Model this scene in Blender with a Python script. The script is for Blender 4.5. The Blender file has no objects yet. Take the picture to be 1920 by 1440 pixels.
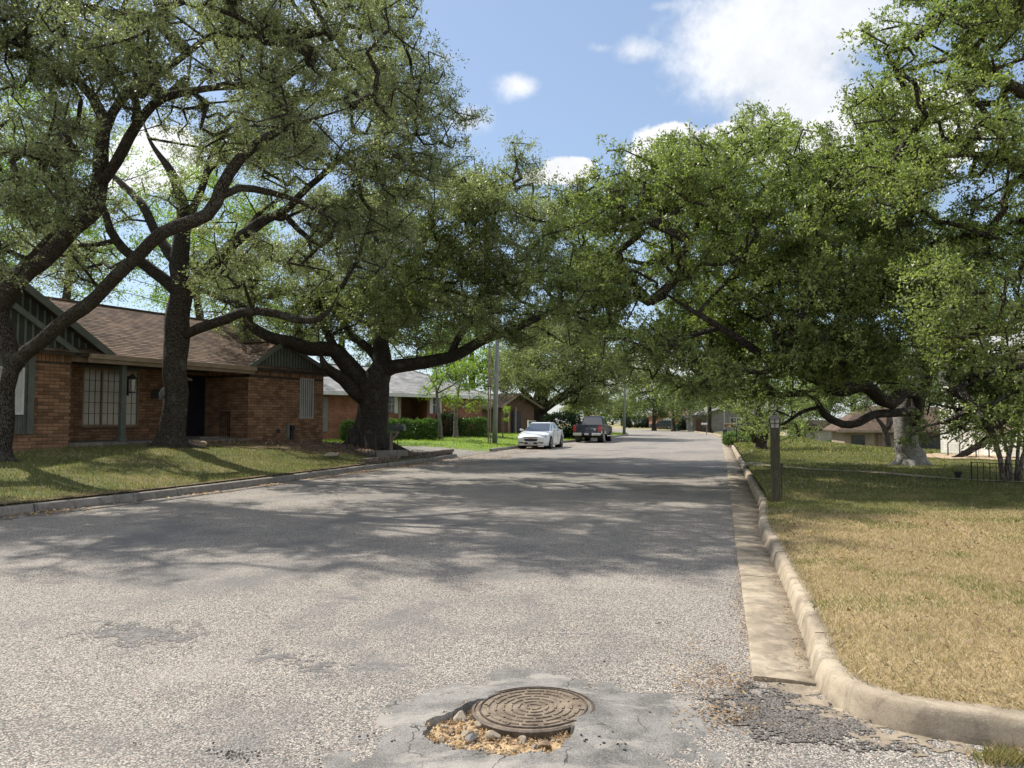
import bpy, math, random
import numpy as np
from mathutils import Vector, Matrix
R = math.radians
SC = bpy.context.scene
COL = SC.collection

# ------------------------------------------------------------------ camera
CAM_H, F_PX, PITCH = 1.5, 1400.0, math.atan(70 / 1400.0)
cam_d = bpy.data.cameras.new('camera')
cam_d.sensor_width = 36.0
cam_d.lens = F_PX / 1920 * 36.0
cam_d.clip_start, cam_d.clip_end = 0.05, 4000
cam = bpy.data.objects.new('camera', cam_d)
COL.objects.link(cam)
cam.location = (0, 0, CAM_H)
cam.rotation_euler = (math.pi / 2 + PITCH, 0, 0)
SC.camera = cam
SC.render.resolution_x, SC.render.resolution_y = 1024, 768

# ------------------------------------------------------------------ light
SUN_EL = R(51)
SH = Vector((0.77, -0.64)).normalized()              # where shadows fall on the ground
sun_d = bpy.data.lights.new('sun', 'SUN')
sun_d.energy = 5.0
sun_d.angle = R(0.53)
sun_d.color = (1.0, 0.945, 0.86)
sun = bpy.data.objects.new('sun', sun_d)
COL.objects.link(sun)
trav = Vector((SH.x * math.cos(SUN_EL), SH.y * math.cos(SUN_EL), -math.sin(SUN_EL)))
sun.rotation_euler = trav.to_track_quat('-Z', 'Y').to_euler()
sun.location = (-30, 20, 60)

SC.view_settings.view_transform = 'Standard'
SC.view_settings.look = 'None'
SC.view_settings.gamma = 1.0
SC.view_settings.exposure = 0.38
SC.view_settings.use_curve_mapping = False
SC.cycles.max_bounces = 4
SC.cycles.diffuse_bounces = 2
SC.cycles.glossy_bounces = 3
SC.cycles.transmission_bounces = 4
SC.cycles.use_denoising = True
SC.cycles.caustics_reflective = False
SC.cycles.caustics_refractive = False
SC.cycles.sample_clamp_indirect = 6.0

def ray(px, py):
    u, v = (px - 960) / F_PX, (720 - py) / F_PX
    c, s = math.cos(PITCH), math.sin(PITCH)
    return Vector((u, c - v * s, s + v * c))
def W(px, py, D):
    """the place at distance D (metres ahead of the camera) seen at a spot of the photograph"""
    r = ray(px, py)
    r = r * (D / r.y)
    return Vector((r.x, r.y, r.z + CAM_H))
def G(px, py, z=0.0):
    r = ray(px, py)
    t = (z - CAM_H) / r.z
    return Vector((r.x * t, r.y * t, z))

# ------------------------------------------------------------------ node helper
class NT:
    def __init__(s, tree):
        s.t = tree; s.n = tree.nodes; s.l = tree.links
    def new(s, kind, **kw):
        n = s.n.new(kind)
        for k, v in kw.items(): setattr(n, k, v)
        return n
    def put(s, sock, v):
        if v is None: return
        if hasattr(v, 'is_output'): s.l.new(v, sock)
        elif isinstance(v, (tuple, list)) and sock.type == 'RGBA' and len(v) == 3: sock.default_value = (*v, 1)
        else: sock.default_value = v
    def m(s, op, a, b=None, c=None, clamp=False):
        n = s.new('ShaderNodeMath', operation=op, use_clamp=clamp)
        s.put(n.inputs[0], a); s.put(n.inputs[1], b); s.put(n.inputs[2], c)
        return n.outputs[0]
    def mix(s, f, a, b, mode='MIX'):
        n = s.new('ShaderNodeMix', data_type='RGBA', blend_type=mode)
        s.put(n.inputs[0], f); s.put(n.inputs[6], a); s.put(n.inputs[7], b)
        return n.outputs[2]
    def noise(s, vec, scale, detail=4, rough=0.55, out=0, dist=0.0):
        n = s.new('ShaderNodeTexNoise')
        s.put(n.inputs['Vector'], vec)
        n.inputs['Scale'].default_value = scale; n.inputs['Detail'].default_value = detail
        n.inputs['Roughness'].default_value = rough; n.inputs['Distortion'].default_value = dist
        return n.outputs[out]
    def voro(s, vec, scale, feature='F1', out=0, rand=1.0):
        n = s.new('ShaderNodeTexVoronoi', feature=feature)
        s.put(n.inputs['Vector'], vec); n.inputs['Scale'].default_value = scale
        n.inputs['Randomness'].default_value = rand
        return n.outputs[out]
    def ramp(s, f, a, b, lo=0.0, hi=1.0, smooth=True):
        n = s.new('ShaderNodeMapRange', interpolation_type='SMOOTHSTEP' if smooth else 'LINEAR')
        s.put(n.inputs[0], f); s.put(n.inputs[1], a); s.put(n.inputs[2], b); s.put(n.inputs[3], lo); s.put(n.inputs[4], hi)
        return n.outputs[0]
    def scale3(s, vec, sc):
        n = s.new('ShaderNodeVectorMath', operation='MULTIPLY')
        s.put(n.inputs[0], vec); n.inputs[1].default_value = sc
        return n.outputs[0]
    def bump(s, h, strength=0.5, dist=0.02):
        n = s.new('ShaderNodeBump'); s.put(n.inputs['Height'], h)
        n.inputs['Strength'].default_value = strength; n.inputs['Distance'].default_value = dist
        return n.outputs[0]

# ------------------------------------------------------------------ sky
world = bpy.data.worlds.new('World')
SC.world = world
world.use_nodes = True
wt = NT(world.node_tree)
wt.n.clear()
sky = wt.new('ShaderNodeTexSky', sky_type='NISHITA', sun_disc=False)
sky.sun_elevation = SUN_EL
sky.sun_rotation = math.atan2(-SH.x, -SH.y)
sky.altitude = 150; sky.air_density = 1.0; sky.dust_density = 0.7; sky.ozone_density = 1.0
tc = wt.new('ShaderNodeTexCoord')
sp = wt.new('ShaderNodeSeparateXYZ'); wt.l.new(tc.outputs['Generated'], sp.inputs[0])
dx, dy, dz = sp.outputs
iy = wt.m('DIVIDE', 1.0, wt.m('MAXIMUM', dy, 0.05))
u = wt.m('MULTIPLY', dx, iy); v = wt.m('MULTIPLY', dz, iy)
dirv = tc.outputs['Generated']
nz = wt.noise(dirv, 7.0, 5, 0.6)
nz2 = wt.noise(dirv, 24.0, 4, 0.65)
fb = wt.m('ADD', wt.m('MULTIPLY', nz, 0.65), wt.m('MULTIPLY', nz2, 0.35))
def blobs(lst):
    tot = None
    for px, py, rx, ry, w in lst:
        r_ = ray(px, py); uu, vv = r_.x / r_.y, r_.z / r_.y
        a = wt.m('MULTIPLY', wt.m('SUBTRACT', u, uu), F_PX / rx)
        b = wt.m('MULTIPLY', wt.m('SUBTRACT', v, vv), F_PX / ry)
        d = wt.m('ADD', wt.m('MULTIPLY', a, a), wt.m('MULTIPLY', b, b))
        e = wt.m('MULTIPLY', wt.m('EXPONENT', wt.m('MULTIPLY', d, -1.0)), w)
        tot = e if tot is None else wt.m('MAXIMUM', tot, e)
    return tot
front = wt.ramp(dy, 0.25, 0.45)
cum = blobs([(1270, 275, 105, 62, 1.0), (1390, 262, 130, 58, 1.05), (1520, 280, 150, 75, 1.05), (1700, 240, 190, 110, 1.0), (1210, 300, 50, 45, .9),
             (1065, 318, 75, 40, .95), (1010, 330, 60, 30, .85), (290, 300, 120, 90, .85), (60, 480, 160, 90, .6), (880, 350, 90, 50, .75), (1180, 690, 150, 60, .8)])
wis = blobs([(1450, 90, 210, 170, 1.1), (1570, 20, 180, 130, 1.0), (1500, 190, 190, 100, 1.05), (1400, 200, 110, 70, .8), (1200, 95, 85, 38, .62), (1125, 90, 40, 20, .55), (1245, 12, 50, 18, .5), (975, 158, 50, 30, .66),
             (830, 108, 34, 16, .55), (868, 222, 45, 34, .68), (600, 60, 200, 90, .55)])
far_cov = wt.m('MULTIPLY', wt.noise(dirv, 2.6, 1, 0.5), 1.05)
back = wt.m('SUBTRACT', 1.0, front)
cumf = wt.m('ADD', wt.m('MULTIPLY', cum, front), wt.m('MULTIPLY', far_cov, back))
dc = wt.ramp(wt.m('ADD', cumf, wt.m('MULTIPLY', wt.m('SUBTRACT', fb, 0.5), 1.6)), 0.44, 0.58)
dw = wt.ramp(wt.m('ADD', wt.m('MULTIPLY', wis, front), wt.m('MULTIPLY', wt.m('SUBTRACT', fb, 0.5), 1.7)), 0.26, 0.85, 0.0, 0.86)
dens = wt.m('MAXIMUM', dc, dw)
dens = wt.m('MULTIPLY', dens, wt.ramp(dz, -0.01, 0.03))
shade = wt.ramp(fb, 0.35, 0.62, 0.82, 1.0)
CLOUD = 8.6
cc = wt.new('ShaderNodeCombineXYZ')
for i, k in enumerate((0.985, 0.995, 1.02)): wt.l.new(wt.m('MULTIPLY', shade, CLOUD * k), cc.inputs[i])
pale = wt.mix(0.30, sky.outputs[0], (5.0, 6.6, 9.2))       # thin high haze in the blue
skycol = wt.mix(dens, pale, cc.outputs[0])
bg = wt.new('ShaderNodeBackground'); wt.l.new(skycol, bg.inputs[0]); bg.inputs[1].default_value = 0.102
world.cycles.sampling_method = 'MANUAL'; world.cycles.sample_map_resolution = 512
wo = wt.new('ShaderNodeOutputWorld'); wt.l.new(bg.outputs[0], wo.inputs[0])

# ------------------------------------------------------------------ materials
MATS = {}
def new_mat(name):
    m = bpy.data.materials.new(name); m.use_nodes = True
    t = NT(m.node_tree); t.n.clear()
    out = t.new('ShaderNodeOutputMaterial')
    b = t.new('ShaderNodeBsdfPrincipled'); t.l.new(b.outputs[0], out.inputs[0])
    MATS[name] = m
    return m, t, b, out
def mat(name, col, rough=0.75, col2=None, nscale=3.0, ncontrast=(0.35, 0.65), bump=None, spec=0.35, metal=0.0, stretch=None, fine=None, rand=0.0, coat=0.0):
    """plain surface: base colour mottled towards col2, optional fine grain and relief"""
    m, t, b, out = new_mat(name)
    tcn = t.new('ShaderNodeTexCoord'); vec = tcn.outputs['Object']
    if stretch: vec = t.scale3(vec, stretch)
    c = col
    if col2 is not None: c = t.mix(t.ramp(t.noise(vec, nscale, 6, 0.6), *ncontrast), col, col2)
    if fine:
        f = t.noise(vec, fine[0], 3, 0.7)
        c = t.mix(1.0, c, t.mix(t.ramp(f, 0.3, 0.7), (1 - fine[1],) * 3, (1 + fine[1],) * 3), 'MULTIPLY')
    if rand:
        oi = t.new('ShaderNodeObjectInfo')
        at = t.new('ShaderNodeAttribute', attribute_name='v')
        r_ = t.m('FRACT', t.m('ADD', oi.outputs['Random'], at.outputs['Fac']))
        c = t.mix(1.0, c, t.mix(r_, (1 - rand,) * 3, (1 + rand,) * 3), 'MULTIPLY')
    t.put(b.inputs['Base Color'], c)
    b.inputs['Roughness'].default_value = rough
    b.inputs['Specular IOR Level'].default_value = spec
    b.inputs['Metallic'].default_value = metal
    b.inputs['Coat Weight'].default_value = coat
    if bump: t.l.new(t.bump(t.noise(vec, bump[0], 6, 0.65), bump[1], bump[2] if len(bump) > 2 else 0.02), b.inputs['Normal'])
    return m

# ------------------------------------------------------------------ mesh helpers
def link(o, parent=None):
    COL.objects.link(o)
    if parent: o.parent = parent
    return o
def tag(o, label=None, cat=None, group=None, kind=None):
    for k, v_ in (('label', label), ('category', cat), ('group', group), ('kind', kind)):
        if v_: o[k] = v_
    return o
def empty(name, loc, rz=0.0, label=None, cat=None, group=None):
    o = bpy.data.objects.new(name, None); COL.objects.link(o)
    o.location = loc; o.rotation_euler = (0, 0, rz); o.empty_display_size = 0.2
    return tag(o, label, cat, group)
def mesh_np(name, V, F, material, parent=None, fv=None, smooth=False, mi=None):
    V = np.asarray(V, np.float32); F = np.asarray(F, np.int32)
    me = bpy.data.meshes.new(name)
    n, k = F.shape
    me.vertices.add(len(V)); me.vertices.foreach_set('co', V.ravel())
    me.loops.add(n * k); me.loops.foreach_set('vertex_index', F.ravel())
    me.polygons.add(n)
    me.polygons.foreach_set('loop_start', np.arange(0, n * k, k, dtype=np.int32))
    if mi is not None: me.polygons.foreach_set('material_index', np.asarray(mi, np.int32))
    me.polygons.foreach_set('use_smooth', np.full(n, smooth, bool))
    if fv is not None:
        a = me.attributes.new('v', 'FLOAT', 'FACE'); a.data.foreach_set('value', np.asarray(fv, np.float32))
    for m_ in (material if isinstance(material, (list, tuple)) else [material]): me.materials.append(m_)
    me.update(calc_edges=True)
    me.validate()
    return link(bpy.data.objects.new(name, me), parent)

class Fr:
    """a wall plane: u runs along it, n stands out of it, z is up"""
    def __init__(s, o=(0, 0), u=(1, 0), n=(0, -1)):
        s.o, s.u, s.n = Vector(o), Vector(u).normalized(), Vector(n).normalized()
    def P(s, a, b, z):
        q = s.o + s.u * a + s.n * b
        return (q.x, q.y, z)
class MB:
    def __init__(s): s.v = []; s.f = []; s.a = []
    def add(s, vs, fs, val=None):
        k = len(s.v); s.v += [tuple(p) for p in vs]; s.f += [tuple(i + k for i in f) for f in fs]
        s.a += [random.random() if val is None else val] * len(fs)
        return s
    BF = [(0, 3, 2, 1), (4, 5, 6, 7), (0, 1, 5, 4), (1, 2, 6, 5), (2, 3, 7, 6), (3, 0, 4, 7)]
    def box(s, x0, x1, y0, y1, z0, z1, val=None):
        return s.add([(x0, y0, z0), (x1, y0, z0), (x1, y1, z0), (x0, y1, z0), (x0, y0, z1), (x1, y0, z1), (x1, y1, z1), (x0, y1, z1)], s.BF, val)
    def fbox(s, fr, u0, u1, n0, n1, z0, z1, val=None):
        P = fr.P
        return s.add([P(u0, n1, z0), P(u1, n1, z0), P(u1, n0, z0), P(u0, n0, z0), P(u0, n1, z1), P(u1, n1, z1), P(u1, n0, z1), P(u0, n0, z1)], s.BF, val)
    def hexa(s, p): return s.add(p, s.BF)
    def slab(s, quad, t):
        """four corners plus a thickness downwards"""
        q = [Vector(p) for p in quad]
        return s.add([p - Vector((0, 0, t)) for p in q] + q, s.BF)
    def bar(s, p0, p1, w, h=None, up=(0, 0, 1)):
        p0, p1 = Vector(p0), Vector(p1); d = (p1 - p0).normalized(); h = h or w
        a = d.cross(Vector(up))
        if a.length < 1e-4: a = d.cross(Vector((1, 0, 0)))
        a.normalize(); b = a.cross(d).normalized()
        vs = []
        for p in (p0, p1): vs += [p - a * w / 2 - b * h / 2, p + a * w / 2 - b * h / 2, p + a * w / 2 + b * h / 2, p - a * w / 2 + b * h / 2]
        return s.add(vs, s.BF)
    def cyl(s, p0, p1, r0, r1=None, n=10, cap=True):
        r1 = r0 if r1 is None else r1
        p0, p1 = Vector(p0), Vector(p1); d = (p1 - p0).normalized()
        a = d.orthogonal().normalized(); b = d.cross(a)
        vs = [p + (a * math.cos(2 * math.pi * i / n) + b * math.sin(2 * math.pi * i / n)) * r for p, r in ((p0, r0), (p1, r1)) for i in range(n)]
        fs = [(i, (i + 1) % n, n + (i + 1) % n, n + i) for i in range(n)]
        if cap: fs += [tuple(range(n - 1, -1, -1)), tuple(range(n, 2 * n))]
        return s.add(vs, fs)
    def prism(s, poly, off):
        """a flat outline given thickness by the vector off"""
        n = len(poly); off = Vector(off)
        vs = [Vector(p) for p in poly] + [Vector(p) + off for p in poly]
        return s.add(vs, [tuple(range(n - 1, -1, -1)), tuple(range(n, 2 * n))] + [(i, (i + 1) % n, n + (i + 1) % n, n + i) for i in range(n)])
    def loft(s, rings, cap=True):
        n = len(rings[0]); vs = [p for r_ in rings for p in r_]; fs = []
        for k in range(len(rings) - 1):
            for i in range(n): fs.append((k * n + i, k * n + (i + 1) % n, (k + 1) * n + (i + 1) % n, (k + 1) * n + i))
        if cap: fs += [tuple(range(n - 1, -1, -1)), tuple(range((len(rings) - 1) * n, len(rings) * n))]
        return s.add(vs, fs)
    def data(s, name, material):
        me = bpy.data.meshes.new(name); me.from_pydata(s.v, [], s.f)
        a = me.attributes.new('v', 'FLOAT', 'FACE'); a.data.foreach_set('value', s.a)
        me.materials.append(material); me.validate(); me.update()
        return me
    def build(s, name, material, parent=None, smooth=False, bevel=0.0):
        me = s.data(name, material)
        if smooth: me.polygons.foreach_set('use_smooth', [True] * len(me.polygons))
        o = link(bpy.data.objects.new(name, me), parent)
        if bevel:
            b = o.modifiers.new('bevel', 'BEVEL'); b.width = bevel; b.segments = 2; b.limit_method = 'ANGLE'
        return o
def place(name, me, parent, loc, rot=(0, 0, 0), sc=(1, 1, 1)):
    o = bpy.data.objects.new(name, me); COL.objects.link(o); o.parent = parent
    o.location = loc; o.rotation_euler = rot; o.scale = sc
    return o
def interp(x, pts): return float(np.interp(x, [p[0] for p in pts], [p[1] for p in pts]))
def sstep(a, b, x):
    t_ = np.clip((np.asarray(x, float) - a) / (b - a), 0, 1); return t_ * t_ * (3 - 2 * t_)
_rn = np.random.default_rng(5)
_tab = _rn.random((64, 64))
def vnoise(x, y):
    """smooth value noise on numpy arrays, 0..1"""
    x = np.asarray(x, float); y = np.asarray(y, float)
    xi, yi = np.floor(x).astype(int), np.floor(y).astype(int); fx, fy = x - xi, y - yi
    fx, fy = fx * fx * (3 - 2 * fx), fy * fy * (3 - 2 * fy)
    g = lambda a, b: _tab[a % 64, b % 64]
    return (g(xi, yi) * (1 - fx) + g(xi + 1, yi) * fx) * (1 - fy) + (g(xi, yi + 1) * (1 - fx) + g(xi + 1, yi + 1) * fx) * fy
def fbm(x, y, o=4):
    s_, a = 0, 0.5
    for i in range(o): s_ = s_ + a * vnoise(np.asarray(x) * 2 ** i + 17 * i, np.asarray(y) * 2 ** i + 31 * i); a *= 0.5
    return s_
random.seed(11)
# ================================================================== ground, road, kerbs, lawns
XLP = [(-10, -18), (2, -12.5), (8, -9.7), (11.8, -8.1), (15.2, -6.75), (20.4, -5.2), (22.3, -4.7), (28.4, -3.0), (37.5, -0.9), (44, 0.9), (50, 2.8), (64, 7.8), (84, 13.2), (100, 15.5), (120, 15.0), (150, 9), (190, -8), (230, -40)]
XRP = [(-10, -2.6), (4.4, 1.41), (11.0, 3.25), (26, 7.45), (44.7, 12.6), (65, 18.2), (85, 22.3), (106, 25.2), (120, 26), (135, 25), (160, 20), (190, 5), (230, -25)]
def XL(y): return np.interp(y, [p[0] for p in XLP], [p[1] for p in XLP])
def XR(y): return np.interp(y, [p[0] for p in XRP], [p[1] for p in XRP])
COVER = G(1000, 1337)
PATCH = Vector((0.10, 3.70))

def road_mat(name='chip_seal', dark=1.0, tarry=0.78):
    m, t, b, out = new_mat(name)
    vec = t.new('ShaderNodeTexCoord').outputs['Object']
    cell = t.new('ShaderNodeTexVoronoi'); t.put(cell.inputs['Vector'], vec); cell.inputs['Scale'].default_value = 104
    cell2 = t.new('ShaderNodeTexVoronoi'); t.put(cell2.inputs['Vector'], vec); cell2.inputs['Scale'].default_value = 165
    g = t.new('ShaderNodeSeparateColor'); t.l.new(cell.outputs['Color'], g.inputs[0])
    g2 = t.new('ShaderNodeSeparateColor'); t.l.new(cell2.outputs['Color'], g2.inputs[0])
    stone = t.mix(t.ramp(g.outputs[0], 0.05, 0.95, smooth=False), (0.085, 0.079, 0.073), (0.58, 0.53, 0.46))
    stone = t.mix(t.ramp(g.outputs[1], 0.8, 0.95), stone, (0.40, 0.30, 0.23))
    stone2 = t.mix(g2.outputs[1], (0.075, 0.07, 0.067), (0.30, 0.275, 0.245))
    gap = t.ramp(cell.outputs['Distance'], 0.42, 0.72)
    c = t.mix(t.m('MULTIPLY', gap, 0.85), stone, stone2)
    tar = t.ramp(cell2.outputs['Distance'], 0.45, 0.8)
    c = t.mix(t.m('MULTIPLY', t.m('MULTIPLY', gap, tar), tarry), c, (0.035, 0.034, 0.033))
    # worn lanes, bled tar and dust in broad irregular shapes
    big = t.noise(vec, 0.34, 5, 0.6, dist=0.6)
    mid = t.noise(vec, 1.7, 5, 0.62)
    stretch = t.noise(t.scale3(vec, (1.0, 0.25, 1)), 0.9, 5, 0.6)
    k = t.m('ADD', t.m('MULTIPLY', big, 0.5), t.m('ADD', t.m('MULTIPLY', mid, 0.25), t.m('MULTIPLY', stretch, 0.25)))
    c = t.mix(t.ramp(k, 0.47, 0.60, 0, 0.72), c, (0.15, 0.145, 0.14))
    c = t.mix(t.ramp(t.noise(vec, 0.8, 4, 0.55), 0.52, 0.75, 0, 0.35), c, (0.42, 0.38, 0.325))
    bleed = t.ramp(t.m('ADD', t.noise(t.scale3(vec, (0.55, 1.6, 1)), 0.9, 4, 0.6), t.m('MULTIPLY', mid, 0.35)), 0.83, 0.90, 0, 0.85)
    c = t.mix(bleed, c, (0.135, 0.13, 0.128))
    if dark != 1.0: c = t.mix(1.0, c, (dark, dark, dark * 1.02), 'MULTIPLY')
    t.put(b.inputs['Base Color'], c)
    b.inputs['Roughness'].default_value = 0.85; b.inputs['Specular IOR Level'].default_value = 0.22
    h = t.m('SUBTRACT', t.m('MULTIPLY', g.outputs[2], 0.5), t.m('MULTIPLY', cell.outputs['Distance'], 1.0))
    h = t.m('MULTIPLY', h, t.m('SUBTRACT', 1.0, t.m('MULTIPLY', bleed, 0.8)))
    t.l.new(t.bump(h, 0.75, 0.008), b.inputs['Normal'])
    return m
M_road = road_mat()
M_dark = road_mat('dark_chip_seal', 0.5, 1.0)
def patch_mat():
    m, t, b, out = new_mat('asphalt_patch')
    vec = t.new('ShaderNodeTexCoord').outputs['Object']
    n1 = t.noise(vec, 3.2, 6, 0.65, dist=0.4); n2 = t.noise(vec, 120, 3, 0.7)
    c = t.mix(t.ramp(n1, 0.38, 0.62), (0.11, 0.106, 0.10), (0.235, 0.222, 0.205))
    c = t.mix(t.ramp(n2, 0.42, 0.68, 0, 0.45), c, (0.40, 0.37, 0.33))
    c = t.mix(t.ramp(t.voro(vec, 150), 0.5, 0.8, 0, 0.6), c, (0.08, 0.078, 0.075))
    wv = t.new('ShaderNodeVectorMath', operation='ADD'); t.l.new(vec, wv.inputs[0])
    nn = t.new('ShaderNodeTexNoise'); t.put(nn.inputs['Vector'], vec); nn.inputs['Scale'].default_value = 7; nn.inputs['Detail'].default_value = 5
    t.l.new(t.scale3(nn.outputs['Color'], (0.18, 0.18, 0)), wv.inputs[1])
    cr = t.voro(wv.outputs[0], 3.4, 'DISTANCE_TO_EDGE')
    crack = t.m('MULTIPLY', t.ramp(cr, 0.004, 0.013, 1, 0), t.ramp(t.noise(vec, 1.9, 3), 0.48, 0.56))
    c = t.mix(t.m('MULTIPLY', crack, 0.9), c, (0.045, 0.042, 0.04))
    dust = t.ramp(t.noise(t.scale3(vec, (1.2, 3.0, 1)), 1.6, 5, 0.65), 0.52, 0.64, 0, 0.42)
    c = t.mix(dust, c, (0.43, 0.395, 0.345))
    t.put(b.inputs['Base Color'], c); b.inputs['Roughness'].default_value = 0.88; b.inputs['Specular IOR Level'].default_value = 0.25
    h = t.m('SUBTRACT', t.m('MULTIPLY', n2, 0.35), crack)
    t.l.new(t.bump(h, 0.7, 0.008), b.inputs['Normal'])
    return m
M_patch = patch_mat()
M_dirt = mat('gravelly_dirt', (0.34, 0.22, 0.11), 0.95, (0.50, 0.37, 0.215), 9, bump=(60, 0.9, 0.01), fine=(110, 0.35))
def concrete_mat(name, c1, c2, c3):
    m, t, b, out = new_mat(name)
    vec = t.new('ShaderNodeTexCoord').outputs['Object']
    c = t.mix(t.ramp(t.noise(vec, 2.3, 6, 0.65), 0.35, 0.65), c1, c2)
    c = t.mix(t.ramp(t.noise(t.scale3(vec, (1, 1, 0.3)), 7, 6, 0.7, dist=0.5), 0.48, 0.68, 0, 0.75), c, c3)
    c = t.mix(t.ramp(t.noise(vec, 0.9, 5, 0.7, dist=1.5), 0.52, 0.62, 0, 0.45), c, c3)
    sz = t.new('ShaderNodeSeparateXYZ'); t.l.new(vec, sz.inputs[0])
    c = t.mix(t.m('MULTIPLY', t.ramp(sz.outputs[2], 0.0, 0.05, 1, 0), t.ramp(t.noise(vec, 5, 5, 0.7), 0.42, 0.6, 0, 0.6)), c, c3)
    f = t.noise(vec, 160, 3, 0.7)
    c = t.mix(1.0, c, t.mix(t.ramp(f, 0.3, 0.7), (0.82,) * 3, (1.15,) * 3), 'MULTIPLY')
    t.put(b.inputs['Base Color'], c); b.inputs['Roughness'].default_value = 0.86; b.inputs['Specular IOR Level'].default_value = 0.25
    t.l.new(t.bump(t.m('ADD', f, t.noise(vec, 22, 5, 0.7)), 0.35, 0.006), b.inputs['Normal'])
    return m
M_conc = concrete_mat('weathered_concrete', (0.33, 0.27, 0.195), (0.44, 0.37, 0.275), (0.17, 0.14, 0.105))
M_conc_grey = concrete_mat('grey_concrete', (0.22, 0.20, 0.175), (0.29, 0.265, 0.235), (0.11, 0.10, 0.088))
M_thatch = mat('dry_thatch', (0.38, 0.28, 0.15), 0.95, (0.29, 0.22, 0.11), 1.6, bump=(40, 0.8, 0.02), fine=(60, 0.35))
M_soil_green = mat('green_lawn_soil', (0.085, 0.098, 0.032), 0.95, (0.16, 0.14, 0.055), 1.1, bump=(30, 0.8, 0.02), fine=(45, 0.4))
M_soil_lush = mat('lush_lawn_soil', (0.12, 0.20, 0.035), 0.95, (0.16, 0.20, 0.05), 0.8, bump=(30, 0.6, 0.02), fine=(30, 0.35))
M_far = mat('far_ground', (0.20, 0.20, 0.08), 0.95, (0.33, 0.27, 0.14), 0.05, fine=(0.6, 0.3))
M_mulch = mat('bark_mulch', (0.095, 0.055, 0.035), 0.95, (0.20, 0.13, 0.085), 5, bump=(45, 1.0, 0.03), fine=(55, 0.6))

def grid_mesh(name, xs0, xs1, ys, nu, zfun, material, parent=None, keep=None, smooth=True, power=1.0):
    """a sheet of rows at ys, each from xs0(y) to xs1(y)"""
    ys = np.asarray(ys, float); s_ = np.linspace(0, 1, nu) ** power
    A, B = np.asarray([xs0(y) for y in ys]), np.asarray([xs1(y) for y in ys])
    X = A[:, None] + (B - A)[:, None] * s_[None]; Y = np.repeat(ys[:, None], nu, 1)
    Z = zfun(X, Y)
    V = np.stack([X, Y, Z], -1).reshape(-1, 3)
    i, j = np.meshgrid(np.arange(len(ys) - 1), np.arange(nu - 1), indexing='ij')
    a = (i * nu + j).ravel(); F = np.stack([a, a + 1, a + nu + 1, a + nu], 1)
    if keep is not None:
        c = V[F].mean(1); F = F[keep(c[:, 0], c[:, 1])]
    return mesh_np(name, V, F, material, parent, smooth=smooth)

g_ = 1500
mesh_np('ground', [(-g_, -g_, -2.4), (g_, -g_, -2.4), (g_, g_, -2.4), (-g_, g_, -2.4)], [(0, 1, 2, 3)], M_far)['kind'] = 'structure'

# --- road
def road_z(X, Y):
    z = (fbm(X * 0.5, Y * 0.5) - 0.5) * 0.03 - 0.012
    r = np.hypot(X - PATCH.x, Y - PATCH.y)
    return np.where(r < 0.62, -0.2, z)
ry = np.concatenate([np.arange(-8, 2.4, 0.8), np.arange(2.4, 5.4, 0.1), np.arange(5.5, 30, 0.5), np.arange(30, 232, 2.0)])
tag(grid_mesh('road', lambda y: XL(y) - 0.05, lambda y: XR(y) + (0.02 if y > 4.6 else 12.0 if y < 3.0 else 1.9 + 8 * max(0, 3.6 - y)), ry, 78, road_z, M_road), kind='structure')

# --- asphalt collar round the manhole with its broken-out hole
HOLE = [G(*p) for p in [(797, 1385), (806, 1357), (838, 1348), (868, 1333), (900, 1322), (960, 1330), (1050, 1352), (1066, 1372), (1058, 1398), (1040, 1416), (985, 1430), (915, 1428), (850, 1412), (812, 1400)]]
def in_poly(X, Y, poly):
    ins = np.zeros(X.shape, bool); n = len(poly)
    for i in range(n):
        a, b = poly[i], poly[(i + 1) % n]
        c = ((a[1] > Y) != (b[1] > Y)) & (X < (b[0] - a[0]) * (Y - a[1]) / ((b[1] - a[1]) or 1e-9) + a[0])
        ins ^= c
    return ins
hs = 0.013
hx, hy = np.meshgrid(np.arange(-1.05, 1.30, hs), np.arange(2.6, 4.85, hs))
jx = hx + (fbm(hx * 13, hy * 13) - 0.5) * 0.13; jy = hy + (fbm(hx * 13 + 50, hy * 13) - 0.5) * 0.13
ins = in_poly(jx, jy, HOLE)
rr = np.hypot(hx - PATCH.x, hy - PATCH.y)
soft = ins.astype(float)
for _ in range(2):
    soft = (soft + np.roll(soft, 1, 0) + np.roll(soft, -1, 0) + np.roll(soft, 1, 1) + np.roll(soft, -1, 1)) / 5
hz = 0.048 * (1 - sstep(0.25, 0.80, rr)) + (fbm(hx * 3, hy * 3) - 0.5) * 0.02 * (1 - sstep(.4, .7, rr)) + (fbm(hx * 0.5, hy * 0.5) - 0.5) * 0.03 - 0.012 + 0.005 + (fbm(hx * 30, hy * 30, 2) - 0.5) * 0.004
edge = 0.80 + 0.9 * (fbm(hx * 2.2 + 9, hy * 2.2, 5) - 0.5)
hz = np.where(soft > 0.5, hz - 0.04 + (fbm(hx * 14, hy * 14) - 0.5) * 0.045, hz)
under = np.hypot(hx - COVER.x, hy - COVER.y) < 0.27
_ = 0
hz = np.where(under, hz - 0.03, hz)
V = np.stack([hx, hy, hz], -1).reshape(-1, 3); nx_ = hx.shape[1]
i, j = np.meshgrid(np.arange(hx.shape[0] - 1), np.arange(nx_ - 1), indexing='ij')
a = (i * nx_ + j).ravel(); F = np.stack([a, a + 1, a + nx_ + 1, a + nx_], 1)
fr_ = rr.ravel()[F].mean(1); fe = edge.ravel()[F].mean(1); fh = soft.ravel()[F].min(1)
keep = fr_ < 1.0
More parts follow.
